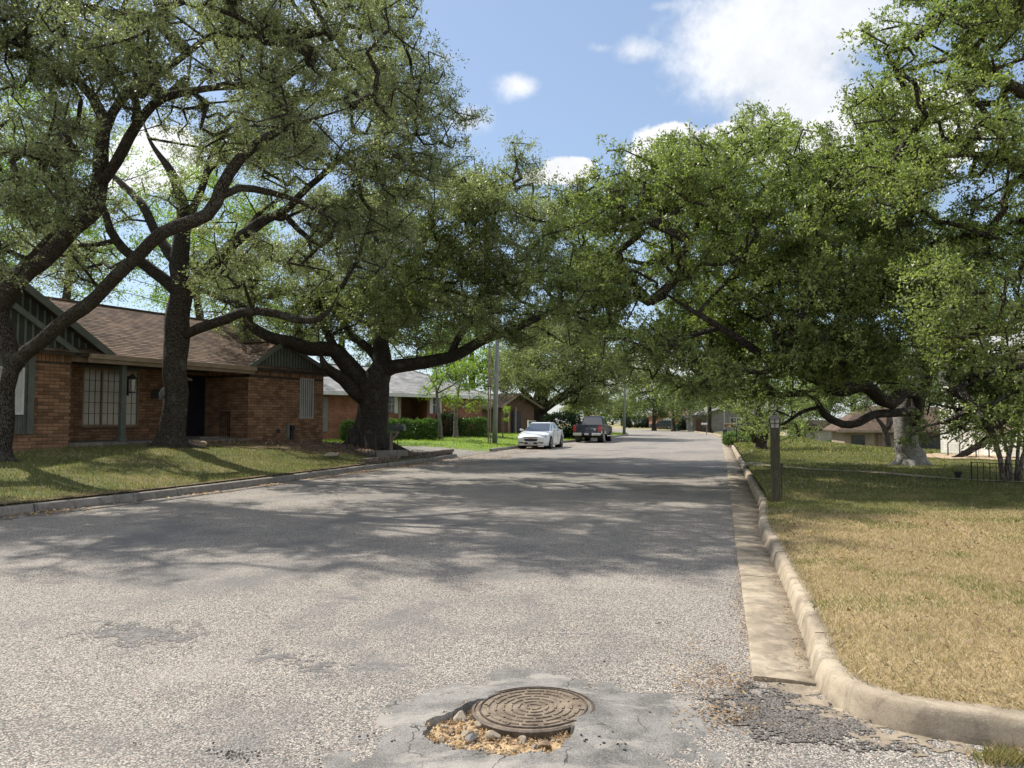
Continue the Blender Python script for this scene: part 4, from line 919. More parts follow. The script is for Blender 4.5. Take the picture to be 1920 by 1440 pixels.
def wall_back(mb, fr, u0, u1, z0, z1, holes, t=0.10):
    us = sorted({u0, u1, *[h[0] for h in holes], *[h[1] for h in holes]}); zs = sorted({z0, z1, *[h[2] for h in holes], *[h[3] for h in holes]})
    us = [u_ for u_ in us if u0 <= u_ <= u1]; zs = [z_ for z_ in zs if z0 <= z_ <= z1]
    for a, b_ in zip(us[:-1], us[1:]):
        for c, d in zip(zs[:-1], zs[1:]):
            um, zm = (a + b_) / 2, (c + d) / 2
            if any(h[0] < um < h[1] and h[2] < zm < h[3] for h in holes): continue
            mb.fbox(fr, a, b_, -t, 0.0, c, d)
def brick_rects(u0, u1, z0, z1, holes, bw=0.285, bh=0.086, j=0.013):
    out = []; row = 0; z = z0 + j
    while z + bh <= z1 + 1e-6:
        u = u0 - (bw + j) / 2 * (row % 2)
        while u < u1:
            spans = [(max(u, u0), min(u + bw, u1))]
            for h in holes:
                if z + bh > h[2] and z < h[3]:
                    ns = []
                    for a, b_ in spans:
                        if b_ <= h[0] or a >= h[1]: ns.append((a, b_)); continue
                        if a < h[0]: ns.append((a, h[0]))
                        if b_ > h[1]: ns.append((h[1], b_))
                    spans = ns
            for a, b_ in spans:
                if b_ - a > 0.03: out.append((a, b_, z, z + bh))
            u += bw + j
        row += 1; z += bh + j
    return out
def fr_rot(fr): return math.atan2(fr.u.y, fr.u.x)
def brick_wall(parent, fr, u0, u1, z0, z1, holes, singles, joined, mate, back):
    wall_back(back, fr, u0, u1, z0, z1, holes)
    for k, (a, b_, c, d) in enumerate(brick_rects(u0, u1, z0, z1, holes)):
        pr = 0.007 + random.uniform(-0.0025, 0.0025)
        if k < singles:
            p = fr.P((a + b_) / 2, pr - 0.01, (c + d) / 2)
            place('brick', mate, parent, p, (0, 0, fr_rot(fr)), ((b_ - a) / 0.285, 1, 1))
        else: joined.fbox(fr, a, b_, -0.004, pr, c, d)
def window(parent, fr, u0, u1, z0, z1, nx, ny, frame_m, pane_m, sashes=1, inset=-0.06, fw=0.05, bar=0.02, grille=False):
    mb = MB()
    mb.fbox(fr, u0, u1, inset - 0.03, inset + 0.05, z1 - fw, z1); mb.fbox(fr, u0, u1, inset - 0.03, inset + 0.05, z0, z0 + fw)
    sw = (u1 - u0) / sashes
    for s_ in range(sashes + 1):
        c = u0 + s_ * sw; a, b_ = max(u0, c - fw / 2 - (fw / 2 if s_ == sashes else 0)), min(u1, c + fw / 2 + (fw / 2 if s_ == 0 else 0))
        mb.fbox(fr, a, b_, inset - 0.028, inset + 0.048, z0 + fw, z1 - fw)
    w_ = mb.build('window', frame_m, parent)
    for s_ in range(sashes):
        a0, a1 = u0 + s_ * sw + (fw if s_ == 0 else fw / 2), u0 + (s_ + 1) * sw - (fw if s_ == sashes - 1 else fw / 2); b0, b1 = z0 + fw, z1 - fw
        pw, ph = (a1 - a0 - bar * (nx - 1)) / nx, (b1 - b0 - bar * (ny - 1)) / ny
        m2 = MB()
        for i in range(1, nx): m2.fbox(fr, a0 + i * pw + (i - 1) * bar, a0 + i * (pw + bar), inset - 0.012, inset + 0.012, b0, b1)
        for j in range(1, ny): m2.fbox(fr, a0, a1, inset - 0.010, inset + 0.016, b0 + j * ph + (j - 1) * bar, b0 + j * (ph + bar))
        if nx > 1 or ny > 1: m2.build('muntin', M_muntin if frame_m is M_beige else frame_m, w_)
        for i in range(nx):
            for j in range(ny):
                MB().fbox(fr, a0 + i * (pw + bar), a0 + i * (pw + bar) + pw, inset - 0.006, inset + 0.002, b0 + j * (ph + bar), b0 + j * (ph + bar) + ph).build('pane', pane_m, w_)
    return w_
def shingle_field(parent, p00, pu, pv, nrm, lu, lv, singles, mat_, name='shingle', clip=None, ew=0.30, eh=0.145, thick=0.018):
    """courses of shingles; p00 the eave corner, pu along the eave, pv up the slope"""
    mb = MB(); k = 0; row = 0; v_ = 0.0; me = None
    pu, pv, nrm = Vector(pu).normalized(), Vector(pv).normalized(), Vector(nrm).normalized(); p00 = Vector(p00)
    R3 = Matrix((pu, pv, nrm)).transposed().to_euler()
    base = MB().hexa([(-ew / 2 + .004, 0, 0), (ew / 2 - .004, 0, 0), (ew / 2 - .004, eh + .02, 0), (-ew / 2 + .004, eh + .02, 0), (-ew / 2 + .004, 0, thick), (ew / 2 - .004, 0, thick), (ew / 2 - .004, eh + .02, .005), (-ew / 2 + .004, eh + .02, .005)]).data('shingle', mat_)
    while v_ < lv - 0.02:
        u_ = -ew * (0.5 if row % 2 else 0) + random.uniform(-.03, .03)
        while u_ < lu:
            a, b_ = max(u_, 0), min(u_ + ew, lu); mid = (a + b_) / 2
            if b_ - a > 0.05 and (clip is None or clip(mid, v_ + eh / 2)):
                q = p00 + pu * mid + pv * (v_ + random.uniform(-.006, .006)); sx = (b_ - a) / ew
                if k < singles: place(name, base, parent, q, R3, (sx, 1, 1))
                else:
                    hw = (b_ - a) / 2 - .004
                    P_ = lambda x, y, z: q + pu * x + pv * y + nrm * z
                    mb.hexa([P_(-hw, 0, 0), P_(hw, 0, 0), P_(hw, eh + .02, 0), P_(-hw, eh + .02, 0), P_(-hw, 0, thick), P_(hw, 0, thick), P_(hw, eh + .02, .005), P_(-hw, eh + .02, .005)])
                k += 1
            u_ += ew
        v_ += eh; row += 1
    if mb.v: mb.build(name + 's', mat_, parent)['kind'] = 'stuff'

# ---------------------------------------------------------------- first house, brown shingles and orange brick
HA = math.atan2(0.880, 0.474)
H1 = empty('brick_house', (-12.75, 21.56, 0.0), HA, 'low orange brick house with brown shingle roof and dark green gables', 'house')
ZB, ZT = 0.35, 3.40
front = Fr((0, 0), (1, 0), (0, -1)); porch = Fr((0, 2.26), (1, 0), (0, -1)); side = Fr((6.52, 2.26), (0, -1), (-1, 0))
back = MB(); jo = MB()
brick_one = MB().box(-0.1425, 0.1425, -0.011, 0.011, -0.043, 0.043).data('brick', M_brick)
w_left = [(-3.4, -1.07, 1.15, 3.40)]
brick_wall(H1, front, -5.0, 0.0, ZB, 3.20, w_left, 0, jo, brick_one, back)
back.v, back.f, back.a, jo.v, jo.f, jo.a = [], [], [], [], [], []
# the panel of brick right of the bay: single bricks with a soldier course on top
brick_wall(H1, front, -1.07, 0.0, ZB, 3.19, [], 400, jo, brick_one, back)
for k in range(10):
    a = -1.06 + k * 0.106
    p = front.P(a + 0.047, -0.003, 3.305); place('brick', brick_one, H1, p, (0, math.pi / 2, 0), (0.76, 1, 1.05))
wall_back(back, front, -1.07, 0.0, 3.19, 3.42, [])
brick_wall(H1, front, -5.0, -1.07, ZB, 1.15, [], 0, jo, brick_one, back)
wall_back(back, Fr((0, 0.1), (0, 1), (1, 0)), 0, 2.2, ZB, 3.42, [])
win_p = (1.75, 3.75, 1.34, 3.26); door_p = (5.60, 6.50, 0.95, 3.22)
brick_wall(H1, porch, 0.0, 6.52, 0.55, 3.40, [win_p, door_p], 0, jo, brick_one, back)
brick_wall(H1, side, 0.02, 2.26, ZB, 3.22, [], 0, jo, brick_one, back)
winf = Fr((6.52, 0), (1, 0), (0, -1)); win_r = (2.62, 3.42, 1.62, 3.22)
brick_wall(H1, winf, 0.0, 3.95, ZB, 3.22, [win_r], 0, jo, brick_one, back)
for f_, u0_, u1_ in ((side, 0.02, 2.26), (winf, 0.0, 3.95)):
    a = u0_ + 0.005
    while a < u1_ - 0.06:
        jo.fbox(f_, a, a + 0.086, -0.004, 0.008, 3.225, 3.40); a += 0.099
    wall_back(back, f_, u0_, u1_, 3.22, 3.41, [])
wall_back(back, Fr((10.47, 0), (0, 1), (1, 0)), 0, 8.5, ZB, 3.4, [])
wall_back(back, Fr((-5, 8.5), (1, 0), (0, 1)), 0, 15.4, ZB, 3.4, [])
back.build('wall', M_mortar, H1); jo.build('bricks', M_brick, H1)['kind'] = 'stuff'
MB().box(-0.02, 6.52, -0.3, 2.2, 0.3, 0.88).build('porch_floor', M_conc_grey, H1)
MB().box(5.2, 6.5, 0.9, 2.2, 0.88, 0.95).box(5.35, 6.45, 0.5, 0.9, 0.7, 0.89).build('door_step', M_conc_grey, H1)
# windows and door
wp = window(H1, porch, *win_p, 3, 5, M_beige, M_glassdark, sashes=3, inset=-0.05, fw=0.055, bar=0.016)
MB().fbox(porch, 1.70, 3.80, -0.02, 0.03, 1.28, 1.34).build('sill', M_brick, wp)
MB().fbox(porch, 1.70, 3.80, -0.02, 0.012, 3.26, 3.34).build('header', M_green, wp)
wr = window(H1, winf, *win_r, 3, 2, M_white, M_blind, sashes=1, inset=-0.05, fw=0.05, bar=0.02)
gb = MB()
for k in range(7): gb.fbox(winf, 2.66 + k * 0.12, 2.672 + k * 0.12, 0.02, 0.032, 1.64, 3.2)
gb.build('window_bars', M_iron, wr)
MB().fbox(winf, 2.56, 3.48, -0.02, 0.03, 1.55, 1.62).build('sill', M_brick, wr)
dr = MB().fbox(porch, *door_p[:2], -0.09, -0.05, *door_p[2:]).build('door', M_door, H1)
for z0_, z1_ in ((1.1, 1.75), (1.9, 2.6), (2.7, 3.1)):
    for a, b_ in ((5.70, 6.0), (6.1, 6.4)): MB().fbox(porch, a, b_, -0.05, -0.035, z0_, z1_).build('panel', M_door, dr)
MB().cyl(porch.P(5.68, -0.03, 1.95), porch.P(5.68, 0.03, 1.95), 0.03).build('handle', M_iron, dr)
MB().fbox(porch, 6.50, 6.52, -0.04, 0.02, 0.95, 3.22).fbox(porch, 5.54, 5.60, -0.04, 0.02, 0.95, 3.24).build('door_frame', M_green, H1)
# bay with board panel and window
bay = Fr((0, -0.06), (1, 0), (0, -1))
bp = MB().fbox(bay, -3.4, -1.07, -0.1, 0.0, 1.15, 3.42).build('bay_panel', M_green, H1)
for k in range(20):
    a = -3.38 + k * 0.12
    if not (-2.75 < a + 0.02 < -1.33): MB().fbox(bay, a, a + 0.035, 0, 0.022, 1.15, 3.4).build('batten', M_green, bp)
    else: MB().fbox(bay, a, a + 0.035, 0, 0.022, 1.15, 1.62).build('batten', M_green, bp)
MB().fbox(bay, -1.24, -1.07, 0.0, 0.05, 1.15, 3.42).build('corner_board', M_green, bp)
wb = window(H1, Fr((0, -0.085), (1, 0), (0, -1)), -2.7, -1.36, 1.68, 2.96, 1, 2, M_white, M_blind, sashes=2, inset=0.02, fw=0.06)
sl = MB()
for k in range(22): sl.fbox(bay, -2.62, -1.42, 0.03, 0.045, 1.75 + k * 0.054, 1.785 + k * 0.054)
sl.build('blind_slats', M_blind, wb)
# porch beam, post, lantern, plaque, vent, railing
MB().fbox(front, 0.0, 6.52, -0.12, -0.02, 3.24, 3.40).build('porch_beam', M_beige, H1)
MB().fbox(front, 0.02, 6.5, -2.2, -0.12, 3.40, 3.43).build('porch_ceiling', M_beige, H1)
MB().box(1.58, 1.74, 0.0, 0.14, 0.88, 3.24).box(1.55, 1.77, -0.03, 0.17, 0.885, 0.98).build('porch_post', M_green, H1, bevel=0.006)
ln = MB().box(1.80, 1.83, 0.02, 0.10, 2.30, 2.9).loft([[(1.95 + s_ * c_, 0.05 + s_ * d_, z_) for c_, d_ in ((1, 1), (-1, 1), (-1, -1), (1, -1))] for s_, z_ in ((.02, 2.98), (.10, 2.84), (.11, 2.82))]).box(1.83, 1.95, 0.045, 0.06, 2.90, 2.92)
ln.bar((1.86, -.04, 2.82), (1.89, 0, 2.42), .014).bar((2.04, -.04, 2.82), (2.01, 0, 2.42), .014).bar((2.04, .14, 2.82), (2.01, .1, 2.42), .014).bar((1.86, .14, 2.82), (1.89, .1, 2.42), .014).box(1.88, 2.02, -.02, .12, 2.39, 2.42)
lo = ln.build('wall_lantern', M_iron, H1)
MB().box(1.90, 2.0, 0.0, 0.1, 2.44, 2.80).build('lamp_glass', M_glassdark, lo)
pl = [(4.20, 2.245, 2.30), (4.62, 2.245, 2.30), (4.62, 2.245, 2.50), (4.56, 2.245, 2.60), (4.41, 2.245, 2.66), (4.26, 2.245, 2.60), (4.20, 2.245, 2.50)]
MB().prism([Vector(p) for p in pl], (0, -0.02, 0)).build('number_plaque', M_iron, H1)
MB().fbox(porch, 4.50, 4.90, 0.0, 0.012, 0.98, 1.22).build('wall_vent', M_iron, H1)
rl = MB().box(6.05, 6.50, 0.88, 0.92, 1.82, 1.86).build('porch_railing', M_iron, H1)
for k in range(6): MB().box(6.06 + k * 0.085, 6.075 + k * 0.085, 0.89, 0.91, 0.9, 1.83).build('baluster', M_iron, rl)
MB().cyl((5.52, 2.1, 3.08), (5.60, 1.9, 3.02), 0.045, 0.045, 10).build('security_light', M_white, H1)
mt = MB().fbox(winf, 1.88, 2.0, 0.0, 0.10, 0.86, 1.42).build('meter_pipe', M_greywall, H1)
MB().cyl(winf.P(2.14, 0.0, 1.25), winf.P(2.14, 0.16, 1.25), 0.10, 0.10, 12).fbox(winf, 2.06, 2.22, 0, 0.09, 0.8, 1.2).build('utility_meter', M_iron, H1)
MB().fbox(winf, 1.40, 1.58, 0.0, 0.012, 1.05, 1.2).build('wall_vent', M_iron, H1)
# roofs
EV, RZ, RY = 3.46, 5.62, 4.05
sl_ = math.hypot(RY + 0.35, RZ - EV); pv = ((0), (RY + 0.35) / sl_, (RZ - EV) / sl_); nr_ = (0, -(RZ - EV) / sl_, (RY + 0.35) / sl_)
rf = MB().slab([(-4.5, -0.35, EV), (11.0, -0.35, EV), (10.2, RY, RZ), (-4.5, RY, RZ)], 0.08).slab([(-4.5, RY, RZ), (10.2, RY, RZ), (11.0, 8.9, 3.4), (-4.5, 8.9, 3.4)], 0.08)
rf.add([(11.0, -0.35, EV), (11.0, 8.9, 3.4), (10.2, RY, RZ)], [(0, 1, 2)])
rfo = rf.build('roof', M_felt, H1)
shingle_field(rfo, (-2.2, -0.38, EV + 0.005), (1, 0, 0), pv, nr_, 13.2, sl_, 300, M_shingle, clip=lambda u_, v_: u_ < 13.2 - 0.8 * v_ / sl_)
MB().bar((-4.5, RY, RZ + 0.02), (10.2, RY, RZ + 0.02), 0.26, 0.05).build('ridge_cap', M_shingle, rfo)
MB().box(0.3, 6.5, -0.47, -0.36, EV - 0.13, EV + 0.01).build('gutter', M_beige, H1)
MB().box(0.3, 6.5, -0.355, -0.30, EV - 0.24, EV - 0.02).build('fascia', M_beige, H1)
# right wing: gable to the street
GX, GZ = 8.0, 4.55
wl = [(6.30, EV - .02), (GX, GZ), (10.85, EV - .04)]
rw = MB().slab([(6.28, -0.26, EV), (GX, -0.26, GZ), (GX, 3.4, GZ), (6.28, 3.4, EV)], 0.07).slab([(GX, -0.26, GZ), (10.9, -0.26, EV - .02), (10.9, 3.4, EV - .02), (GX, 3.4, GZ)], 0.07).build('wing_roof', M_felt, H1)
for x0_, x1_, z0_, z1_ in ((6.28, GX, EV, GZ), (10.9, GX, EV - .02, GZ)):
    L_ = math.hypot(x1_ - x0_, z1_ - z0_); d_ = ((x1_ - x0_) / L_, 0, (z1_ - z0_) / L_)
    n_ = (-abs(d_[2]) if x1_ > x0_ else abs(d_[2]), 0, abs(d_[0]))
    if x1_ > x0_: shingle_field(rw, (x0_, 3.4, z0_ + .005), (0, -1, 0), d_, n_, 3.68, L_, 0, M_shingle)
    else: shingle_field(rw, (x0_, -0.28, z0_ + .005), (0, 1, 0), d_, n_, 3.68, L_, 0, M_shingle)
def gable_boards(parent, y, pts, zb, step=0.155, w=0.095):
    (xa, za), (xm, zm), (xb, zb_) = pts
    g = MB().prism([(xa, y, zb), (xb, y, zb), (xb, y, max(zb_ - .05, zb + .01)), (xm, y, zm), (xa, y, max(za - .05, zb + .01))], (0, 0.06, 0)).build('gable', M_greengroove, parent)
    x = xa + 0.06
    while x < xb - 0.05:
        zt = za + (zm - za) * (x - xa) / (xm - xa) if x < xm else zm + (zb_ - zm) * (x - xm) / (xb - xm)
        if zt - 0.06 > zb + 0.04: MB().box(x, x + w, y - 0.024, y, zb, zt - 0.03).build('batten', M_green, g)
        x += step
    return g
g1_ = gable_boards(H1, -0.14, [(6.36, 3.50), (GX, 4.50), (10.75, 3.48)], 3.36)
for a, b_ in (((6.24, EV - .06), (GX, GZ - .06)), ((GX, GZ - .06), (10.94, EV - .08))):
    MB().bar((a[0], -0.28, a[1]), (b_[0], -0.28, b_[1]), 0.03, 0.16).build('bargeboard', M_green, g1_)
# left wing: large gable behind, small gable of the bay before it
BG = [(-6.1, 3.45), (-2.6, 5.85), (0.92, 3.46)]
rl_ = MB().slab([(-6.3, -0.40, 3.35), (-2.6, -0.40, 5.9), (-2.6, 5, 5.9), (-6.3, 5, 3.35)], 0.08).slab([(-2.6, -0.40, 5.9), (1.0, -0.40, 3.46), (1.0, 4, 3.46), (-2.6, 5, 5.9)], 0.08).build('left_wing_roof', M_felt, H1)
L_ = math.hypot(3.6, 2.44); shingle_field(rl_, (1.0, -0.42, 3.465), (0, 1, 0), (-3.6 / L_, 0, 2.44 / L_), (2.44 / L_, 0, 3.6 / L_), 4.4, L_, 0, M_shingle)
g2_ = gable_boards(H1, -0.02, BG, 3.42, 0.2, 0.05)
for a, b_ in ((BG[0], BG[1]), (BG[1], (1.02, 3.42))): MB().bar((a[0], -0.43, a[1]), (b_[0], -0.43, b_[1]), 0.035, 0.20).build('bargeboard', M_green, g2_)
SG = [(-5.1, 3.42), (-2.55, 5.1), (0.02, 3.42)]
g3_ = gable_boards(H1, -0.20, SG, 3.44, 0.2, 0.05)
for a, b_ in ((SG[0], SG[1]), (SG[1], SG[2])): MB().bar((a[0], -0.30, a[1]), (b_[0], -0.30, b_[1]), 0.10, 0.15).build('bargeboard', M_green, g3_)
for o in H1.children:
    if o.name.startswith('gable'): pass

# ---------------------------------------------------------------- second house, grey hip roof
P2 = W(607, 735, 43.0)
H2 = empty('brick_house', (P2.x, P2.y, 0.0), R(45), 'red brick house with pale grey hip roof and white shutters beyond the oak', 'house')
h2z = 3.22
MB().box(-2.2, 5.25, 0, 8, 0.2, h2z).box(5.25, 7.6, 1.6, 8, 0.2, h2z - .01).box(7.6, 12.4, 0.01, 8.01, 0.2, h2z - .005).build('wall', M_redbrick, H2)
MB().box(5.26, 7.59, 1.5, 1.6, 0.2, h2z).build('recess_wall', M_recessbrick, H2)
for a in (4.22, 7.75):
    w_ = MB().box(a + 0.28, a + 0.72, -0.03, 0.02, 2.05, 3.1).build('window', M_darkglass, H2)
    MB().box(a + .49, a + .51, -.05, -.03, 2.05, 3.1).box(a + .28, a + .72, -.05, -.032, 2.56, 2.6).build('muntin', M_white, w_)
    for b_ in (a, a + 0.73): MB().box(b_, b_ + 0.27, -0.05, -0.01, 2.0, 3.12).build('shutter', M_white, w_)
MB().box(5.28, 5.48, -0.02, 0.18, 0.2, h2z).build('porch_post', M_tanwall, H2)
MB().box(-0.15, 0.25, -0.06, 0.0, 0.9, 2.9).build('side_panel', M_greywall, H2)
rz2 = 5.15
r2 = MB().slab([(-2.8, -0.6, h2z), (13, -0.6, h2z), (9.0, 4, rz2), (1.2, 4, rz2)], 0.05).slab([(13, 8.6, h2z), (-2.8, 8.6, h2z), (1.2, 4, rz2), (9, 4, rz2)], 0.05)
r2.add([(13, -0.6, h2z), (13, 8.6, h2z), (9.0, 4, rz2)], [(0, 1, 2)]).add([(-2.8, 8.6, h2z), (-2.8, -0.6, h2z), (1.2, 4, rz2)], [(0, 1, 2)])
r2o = r2.build('roof', M_greyroof, H2)
L_ = math.hypot(4.6, rz2 - h2z); shingle_field(r2o, (-2.8, -0.62, h2z + .01), (1, 0, 0), (0, 4.6 / L_, (rz2 - h2z) / L_), (0, -(rz2 - h2z) / L_, 4.6 / L_), 15.8, L_, 0, M_greyroof, clip=lambda u_, v_: 4.0 * v_ / L_ < u_ < 15.8 - 4.0 * v_ / L_, ew=0.45, eh=0.22)
MB().bar((13, -0.6, h2z + .03), (9, 4, rz2 + .03), 0.3, 0.05).bar((-2.8, -0.6, h2z + .03), (1.2, 4, rz2 + .03), 0.3, 0.05).bar((1.2, 4, rz2 + .03), (9, 4, rz2 + .03), 0.3, .05).build('ridge_cap', M_greyroof, r2o)
MB().box(-2.85, 13.05, -0.68, -0.6, h2z - 0.20, h2z + 0.01).box(-2.8, 13, -0.6, 0.0, h2z - 0.05, h2z - .02).build('fascia', M_white, H2)

# ---------------------------------------------------------------- third house, small brown gable
H3 = empty('gabled_house', (W(940, 800, 60).x, 60.0, 0.25), R(38), 'small brown house with peaked entrance gable behind the white sedan', 'house')
MB().box(0, 3.4, 0, 6, 0, 2.45).box(-7, 0, 1.2, 6, 0, 2.3).build('wall', M_brownwall, H3)
MB().slab([(-0.4, -0.5, 2.4), (1.5, -0.5, 3.55), (1.5, 6, 3.55), (-0.4, 6, 2.4)], 0.1).slab([(1.5, -0.5, 3.55), (3.9, -0.5, 2.4), (3.9, 6, 2.4), (1.5, 6, 3.55)], 0.1).slab([(-7.3, 0.8, 2.3), (0, 0.8, 2.3), (0, 3.6, 3.5), (-7.3, 3.6, 3.5)], 0.1).build('roof', mat('brown_roof_far', (0.20, 0.14, 0.10), 0.95, (0.14, 0.10, 0.075), 2.0, fine=(12, 0.3)), H3)
MB().prism([(0, -0.01, 2.45), (3.4, -0.01, 2.45), (1.5, -0.01, 3.45)], (0, 0.1, 0)).build('gable', M_brownwall, H3)
MB().bar((-0.4, -0.53, 2.36), (1.5, -0.53, 3.5), 0.04, 0.16).bar((1.5, -0.53, 3.5), (3.9, -0.53, 2.36), 0.04, 0.16).build('bargeboard', M_beige, H3)
for a in (0.5, 1.2): MB().box(a, a + 0.12, -0.3, -0.2, 0, 2.4).build('porch_post', M_beige, H3)
for y_ in (0.9, 2.6, 4.3): MB().box(3.39, 3.44, y_, y_ + 1.2, 0.1, 2.2).build('shutter_panel', M_beige, H3)
MB().box(1.0, 2.0, -0.03, 0.0, 0.0, 2.1).build('door', M_door, H3)

# ---------------------------------------------------------------- white painted brick house on the right
H4 = empty('white_brick_house', (16.6, 29.0, 0.0), math.atan2(-9.0, 0.95), 'white painted brick house wall on the right behind the wooden steps', 'house')
MB().box(0, 11, 0, 7, -1.8, 3.9).build('wall', M_whitebrick, H4)
MB().slab([(-0.5, -0.5, 3.85), (11.5, -0.5, 3.85), (11.5, 3.5, 5.4), (-0.5, 3.5, 5.4)], .1).slab([(-0.5, 3.5, 5.4), (11.5, 3.5, 5.4), (11.5, 7.5, 3.85), (-0.5, 7.5, 3.85)], .1).build('roof', M_greyroof, H4)
w_ = MB().box(7.4, 8.6, -0.02, 0.03, 1.2, 2.5).build('window', M_darkglass, H4)
MB().box(7.3, 7.4, -.05, .02, 1.1, 2.6).box(8.6, 8.7, -.05, .02, 1.1, 2.6).box(7.4, 8.6, -.05, .02, 2.5, 2.6).box(7.4, 8.6, -.05, .02, 1.1, 1.2).build('window_frame', M_white, w_)
MB().box(2.4, 3.6, -0.04, 0.0, 0.95, 2.9).build('door', M_tanwall, H4)

# ---------------------------------------------------------------- beige garage house further down on the right
H5 = empty('beige_house', (W(1583, 800, 60).x, 60, -1.6), R(-14), 'beige low house with brown roof seen under the oak limbs', 'house')
MB().box(0, 2.2, 0.0, 6, 0, 2.45).box(2.2, 12, 0.8, 7, 0, 2.44).build('wall', M_tanwall, H5)
MB().slab([(-0.6, -0.6, 2.4), (2.9, -0.6, 2.4), (4, 3.4, 4.4), (2, 3.4, 4.4)], .1).slab([(2.2, 0.2, 2.42), (12.5, 0.2, 2.42), (12.5, 3.9, 4.3), (2.2, 3.9, 4.3)], .1).slab([(2, 3.4, 4.4), (4, 3.4, 4.4), (4, 7, 2.4), (-.6, 7, 2.4)], .1).slab([(-.6, -.6, 2.4), (2, 3.4, 4.4), (2, 3.5, 4.4), (-.6, 7, 2.4)], .1).build('roof', M_shingle, H5)
MB().box(-0.65, 2.95, -0.68, -0.6, 2.22, 2.42).box(2.2, 12.6, 0.12, 0.2, 2.22, 2.42).build('fascia', M_beige, H5)
for a in (2.6, 3.5, 4.4): MB().box(a, a + 0.75, 0.74, 0.8, 0.1, 2.1).build('door_panel', M_beige, H5)
MB().box(0.5, 1.5, -0.04, 0.0, 0.8, 2.0).build('window', M_darkglass, H5)
MB().box(5.6, 7.4, 0.76, 0.8, 0.7, 2.0).build('window', M_darkglass, H5)
H6 = empty('white_brick_house', (W(1528, 820, 86).x, 86, -1.75), R(-10), 'small white brick house glimpsed left of the beige house', 'house')
MB().box(0, 2.9, 0, 5, 0, 2.3).box(-2.4, 0, 0.6, 5, 0, 2.25).build('wall', M_whitebrick, H6)
MB().slab([(-2.8, -0.5, 2.3), (3.3, -0.5, 2.3), (3.3, 2.6, 3.4), (-2.8, 2.6, 3.4)], .1).slab([(-2.8, 2.6, 3.4), (3.3, 2.6, 3.4), (3.3, 5.5, 2.3), (-2.8, 5.5, 2.3)], .1).build('roof', M_felt, H6)
MB().box(-1.8, -0.9, 0.55, 0.6, 0.1, 1.9).build('door', M_darkglass, H6)
# ---------------------------------------------------------------- far houses
H7 = empty('grey_house', (W(1326, 805, 113).x, 113, -0.05), R(4), 'far grey sided house with a white framed picture window', 'house')
MB().box(0, 12, 0, 8, 0, 2.7).prism([(0.2, 0.01, 2.7), (6.2, 0.01, 2.7), (3.2, 0.01, 4.0)], (0, 0.1, 0)).box(-2.0, 0, 0.8, 8, 0, 2.5).build('wall', M_greywall, H7)
MB().slab([(-0.4, -0.6, 2.6), (3.2, -0.6, 4.15), (3.2, 8, 4.15), (-0.4, 8, 2.6)], .12).slab([(3.2, -0.6, 4.15), (6.8, -0.6, 2.6), (6.8, 8, 2.6), (3.2, 8, 4.15)], .12).slab([(6, -0.5, 2.7), (12.5, -0.5, 2.7), (12.5, 4, 4.3), (6, 4, 4.3)], .12).build('roof', M_greyroof, H7)
wf = MB().box(3.5, 6.5, -0.06, 0.0, 0.5, 2.1).build('window', M_white, H7)
for k in range(3):
    for j in range(2): MB().box(3.58 + k * 0.98, 4.46 + k * 0.98, -0.08, -0.05, 0.58 + j * .76, 1.28 + j * .74).build('pane', M_darkglass, wf)
MB().box(-1.5, -0.6, 0.76, 0.8, 0, 2.0).build('door', M_brownwall, H7)
H8 = empty('brick_house', (W(1236, 800, 165).x, 165, 0.0), R(8), 'far red brick house behind the parked dark SUV', 'house')
MB().box(0, 9, 0, 7, 0, 2.8).build('wall', M_redbrick, H8)
MB().slab([(-0.6, -0.6, 2.7), (9.6, -0.6, 2.7), (7, 3.5, 4.9), (2, 3.5, 4.9)], .12).slab([(-.6, -.6, 2.7), (2, 3.5, 4.9), (2, 3.6, 4.9), (-.6, 7.6, 2.7)], .12).build('roof', M_shingle, H8)
MB().box(1, 3, -.05, 0, 0.8, 2.2).build('window', M_white, H8)
H9 = empty('white_house', (W(1196, 800, 190).x, 190, 0.25), R(-6), 'far white house beyond the utility pole', 'house')
MB().box(-1, 11, 0, 7, 0, 2.8).build('wall', M_white, H9)
MB().slab([(-1.6, -0.6, 2.7), (11.6, -0.6, 2.7), (9, 3.5, 4.6), (2, 3.5, 4.6)], .12).build('roof', M_greyroof, H9)
MB().box(2, 4, -.05, 0, 0.8, 2.2).build('window', M_darkglass, H9)
# ================================================================== vehicles
M_tyre = mat('tyre_rubber', (0.018, 0.018, 0.018), 0.8, (0.03, 0.029, 0.028), 20, spec=0.3)
M_rim = mat('alloy_rim', (0.42, 0.42, 0.43), 0.35, (0.3, 0.3, 0.31), 8, metal=0.8)
M_carwhite = mat('white_car_paint', (0.78, 0.78, 0.78), 0.25, (0.72, 0.72, 0.71), 1.0, spec=0.5, coat=0.6)
M_navy = mat('navy_truck_paint', (0.018, 0.024, 0.045), 0.25, (0.026, 0.032, 0.052), 1.0, spec=0.5, coat=0.6)
M_darkpaint = mat('dark_suv_paint', (0.025, 0.032, 0.040), 0.3, (0.035, 0.042, 0.05), 1.0, spec=0.5, coat=0.5)
M_carglass = mat('car_glass', (0.035, 0.045, 0.055), 0.04, (0.05, 0.06, 0.07), 0.8, spec=1.0, coat=1.0)
M_black = mat('black_plastic', (0.012, 0.012, 0.013), 0.5, (0.02, 0.02, 0.02), 6, spec=0.4)
M_chrome = mat('chrome', (0.70, 0.70, 0.70), 0.14, (0.6, 0.6, 0.6), 4, metal=1.0)
M_lens = mat('headlight_lens', (0.45, 0.47, 0.5), 0.08, (0.25, 0.26, 0.28), 14, spec=0.8, coat=1.0)
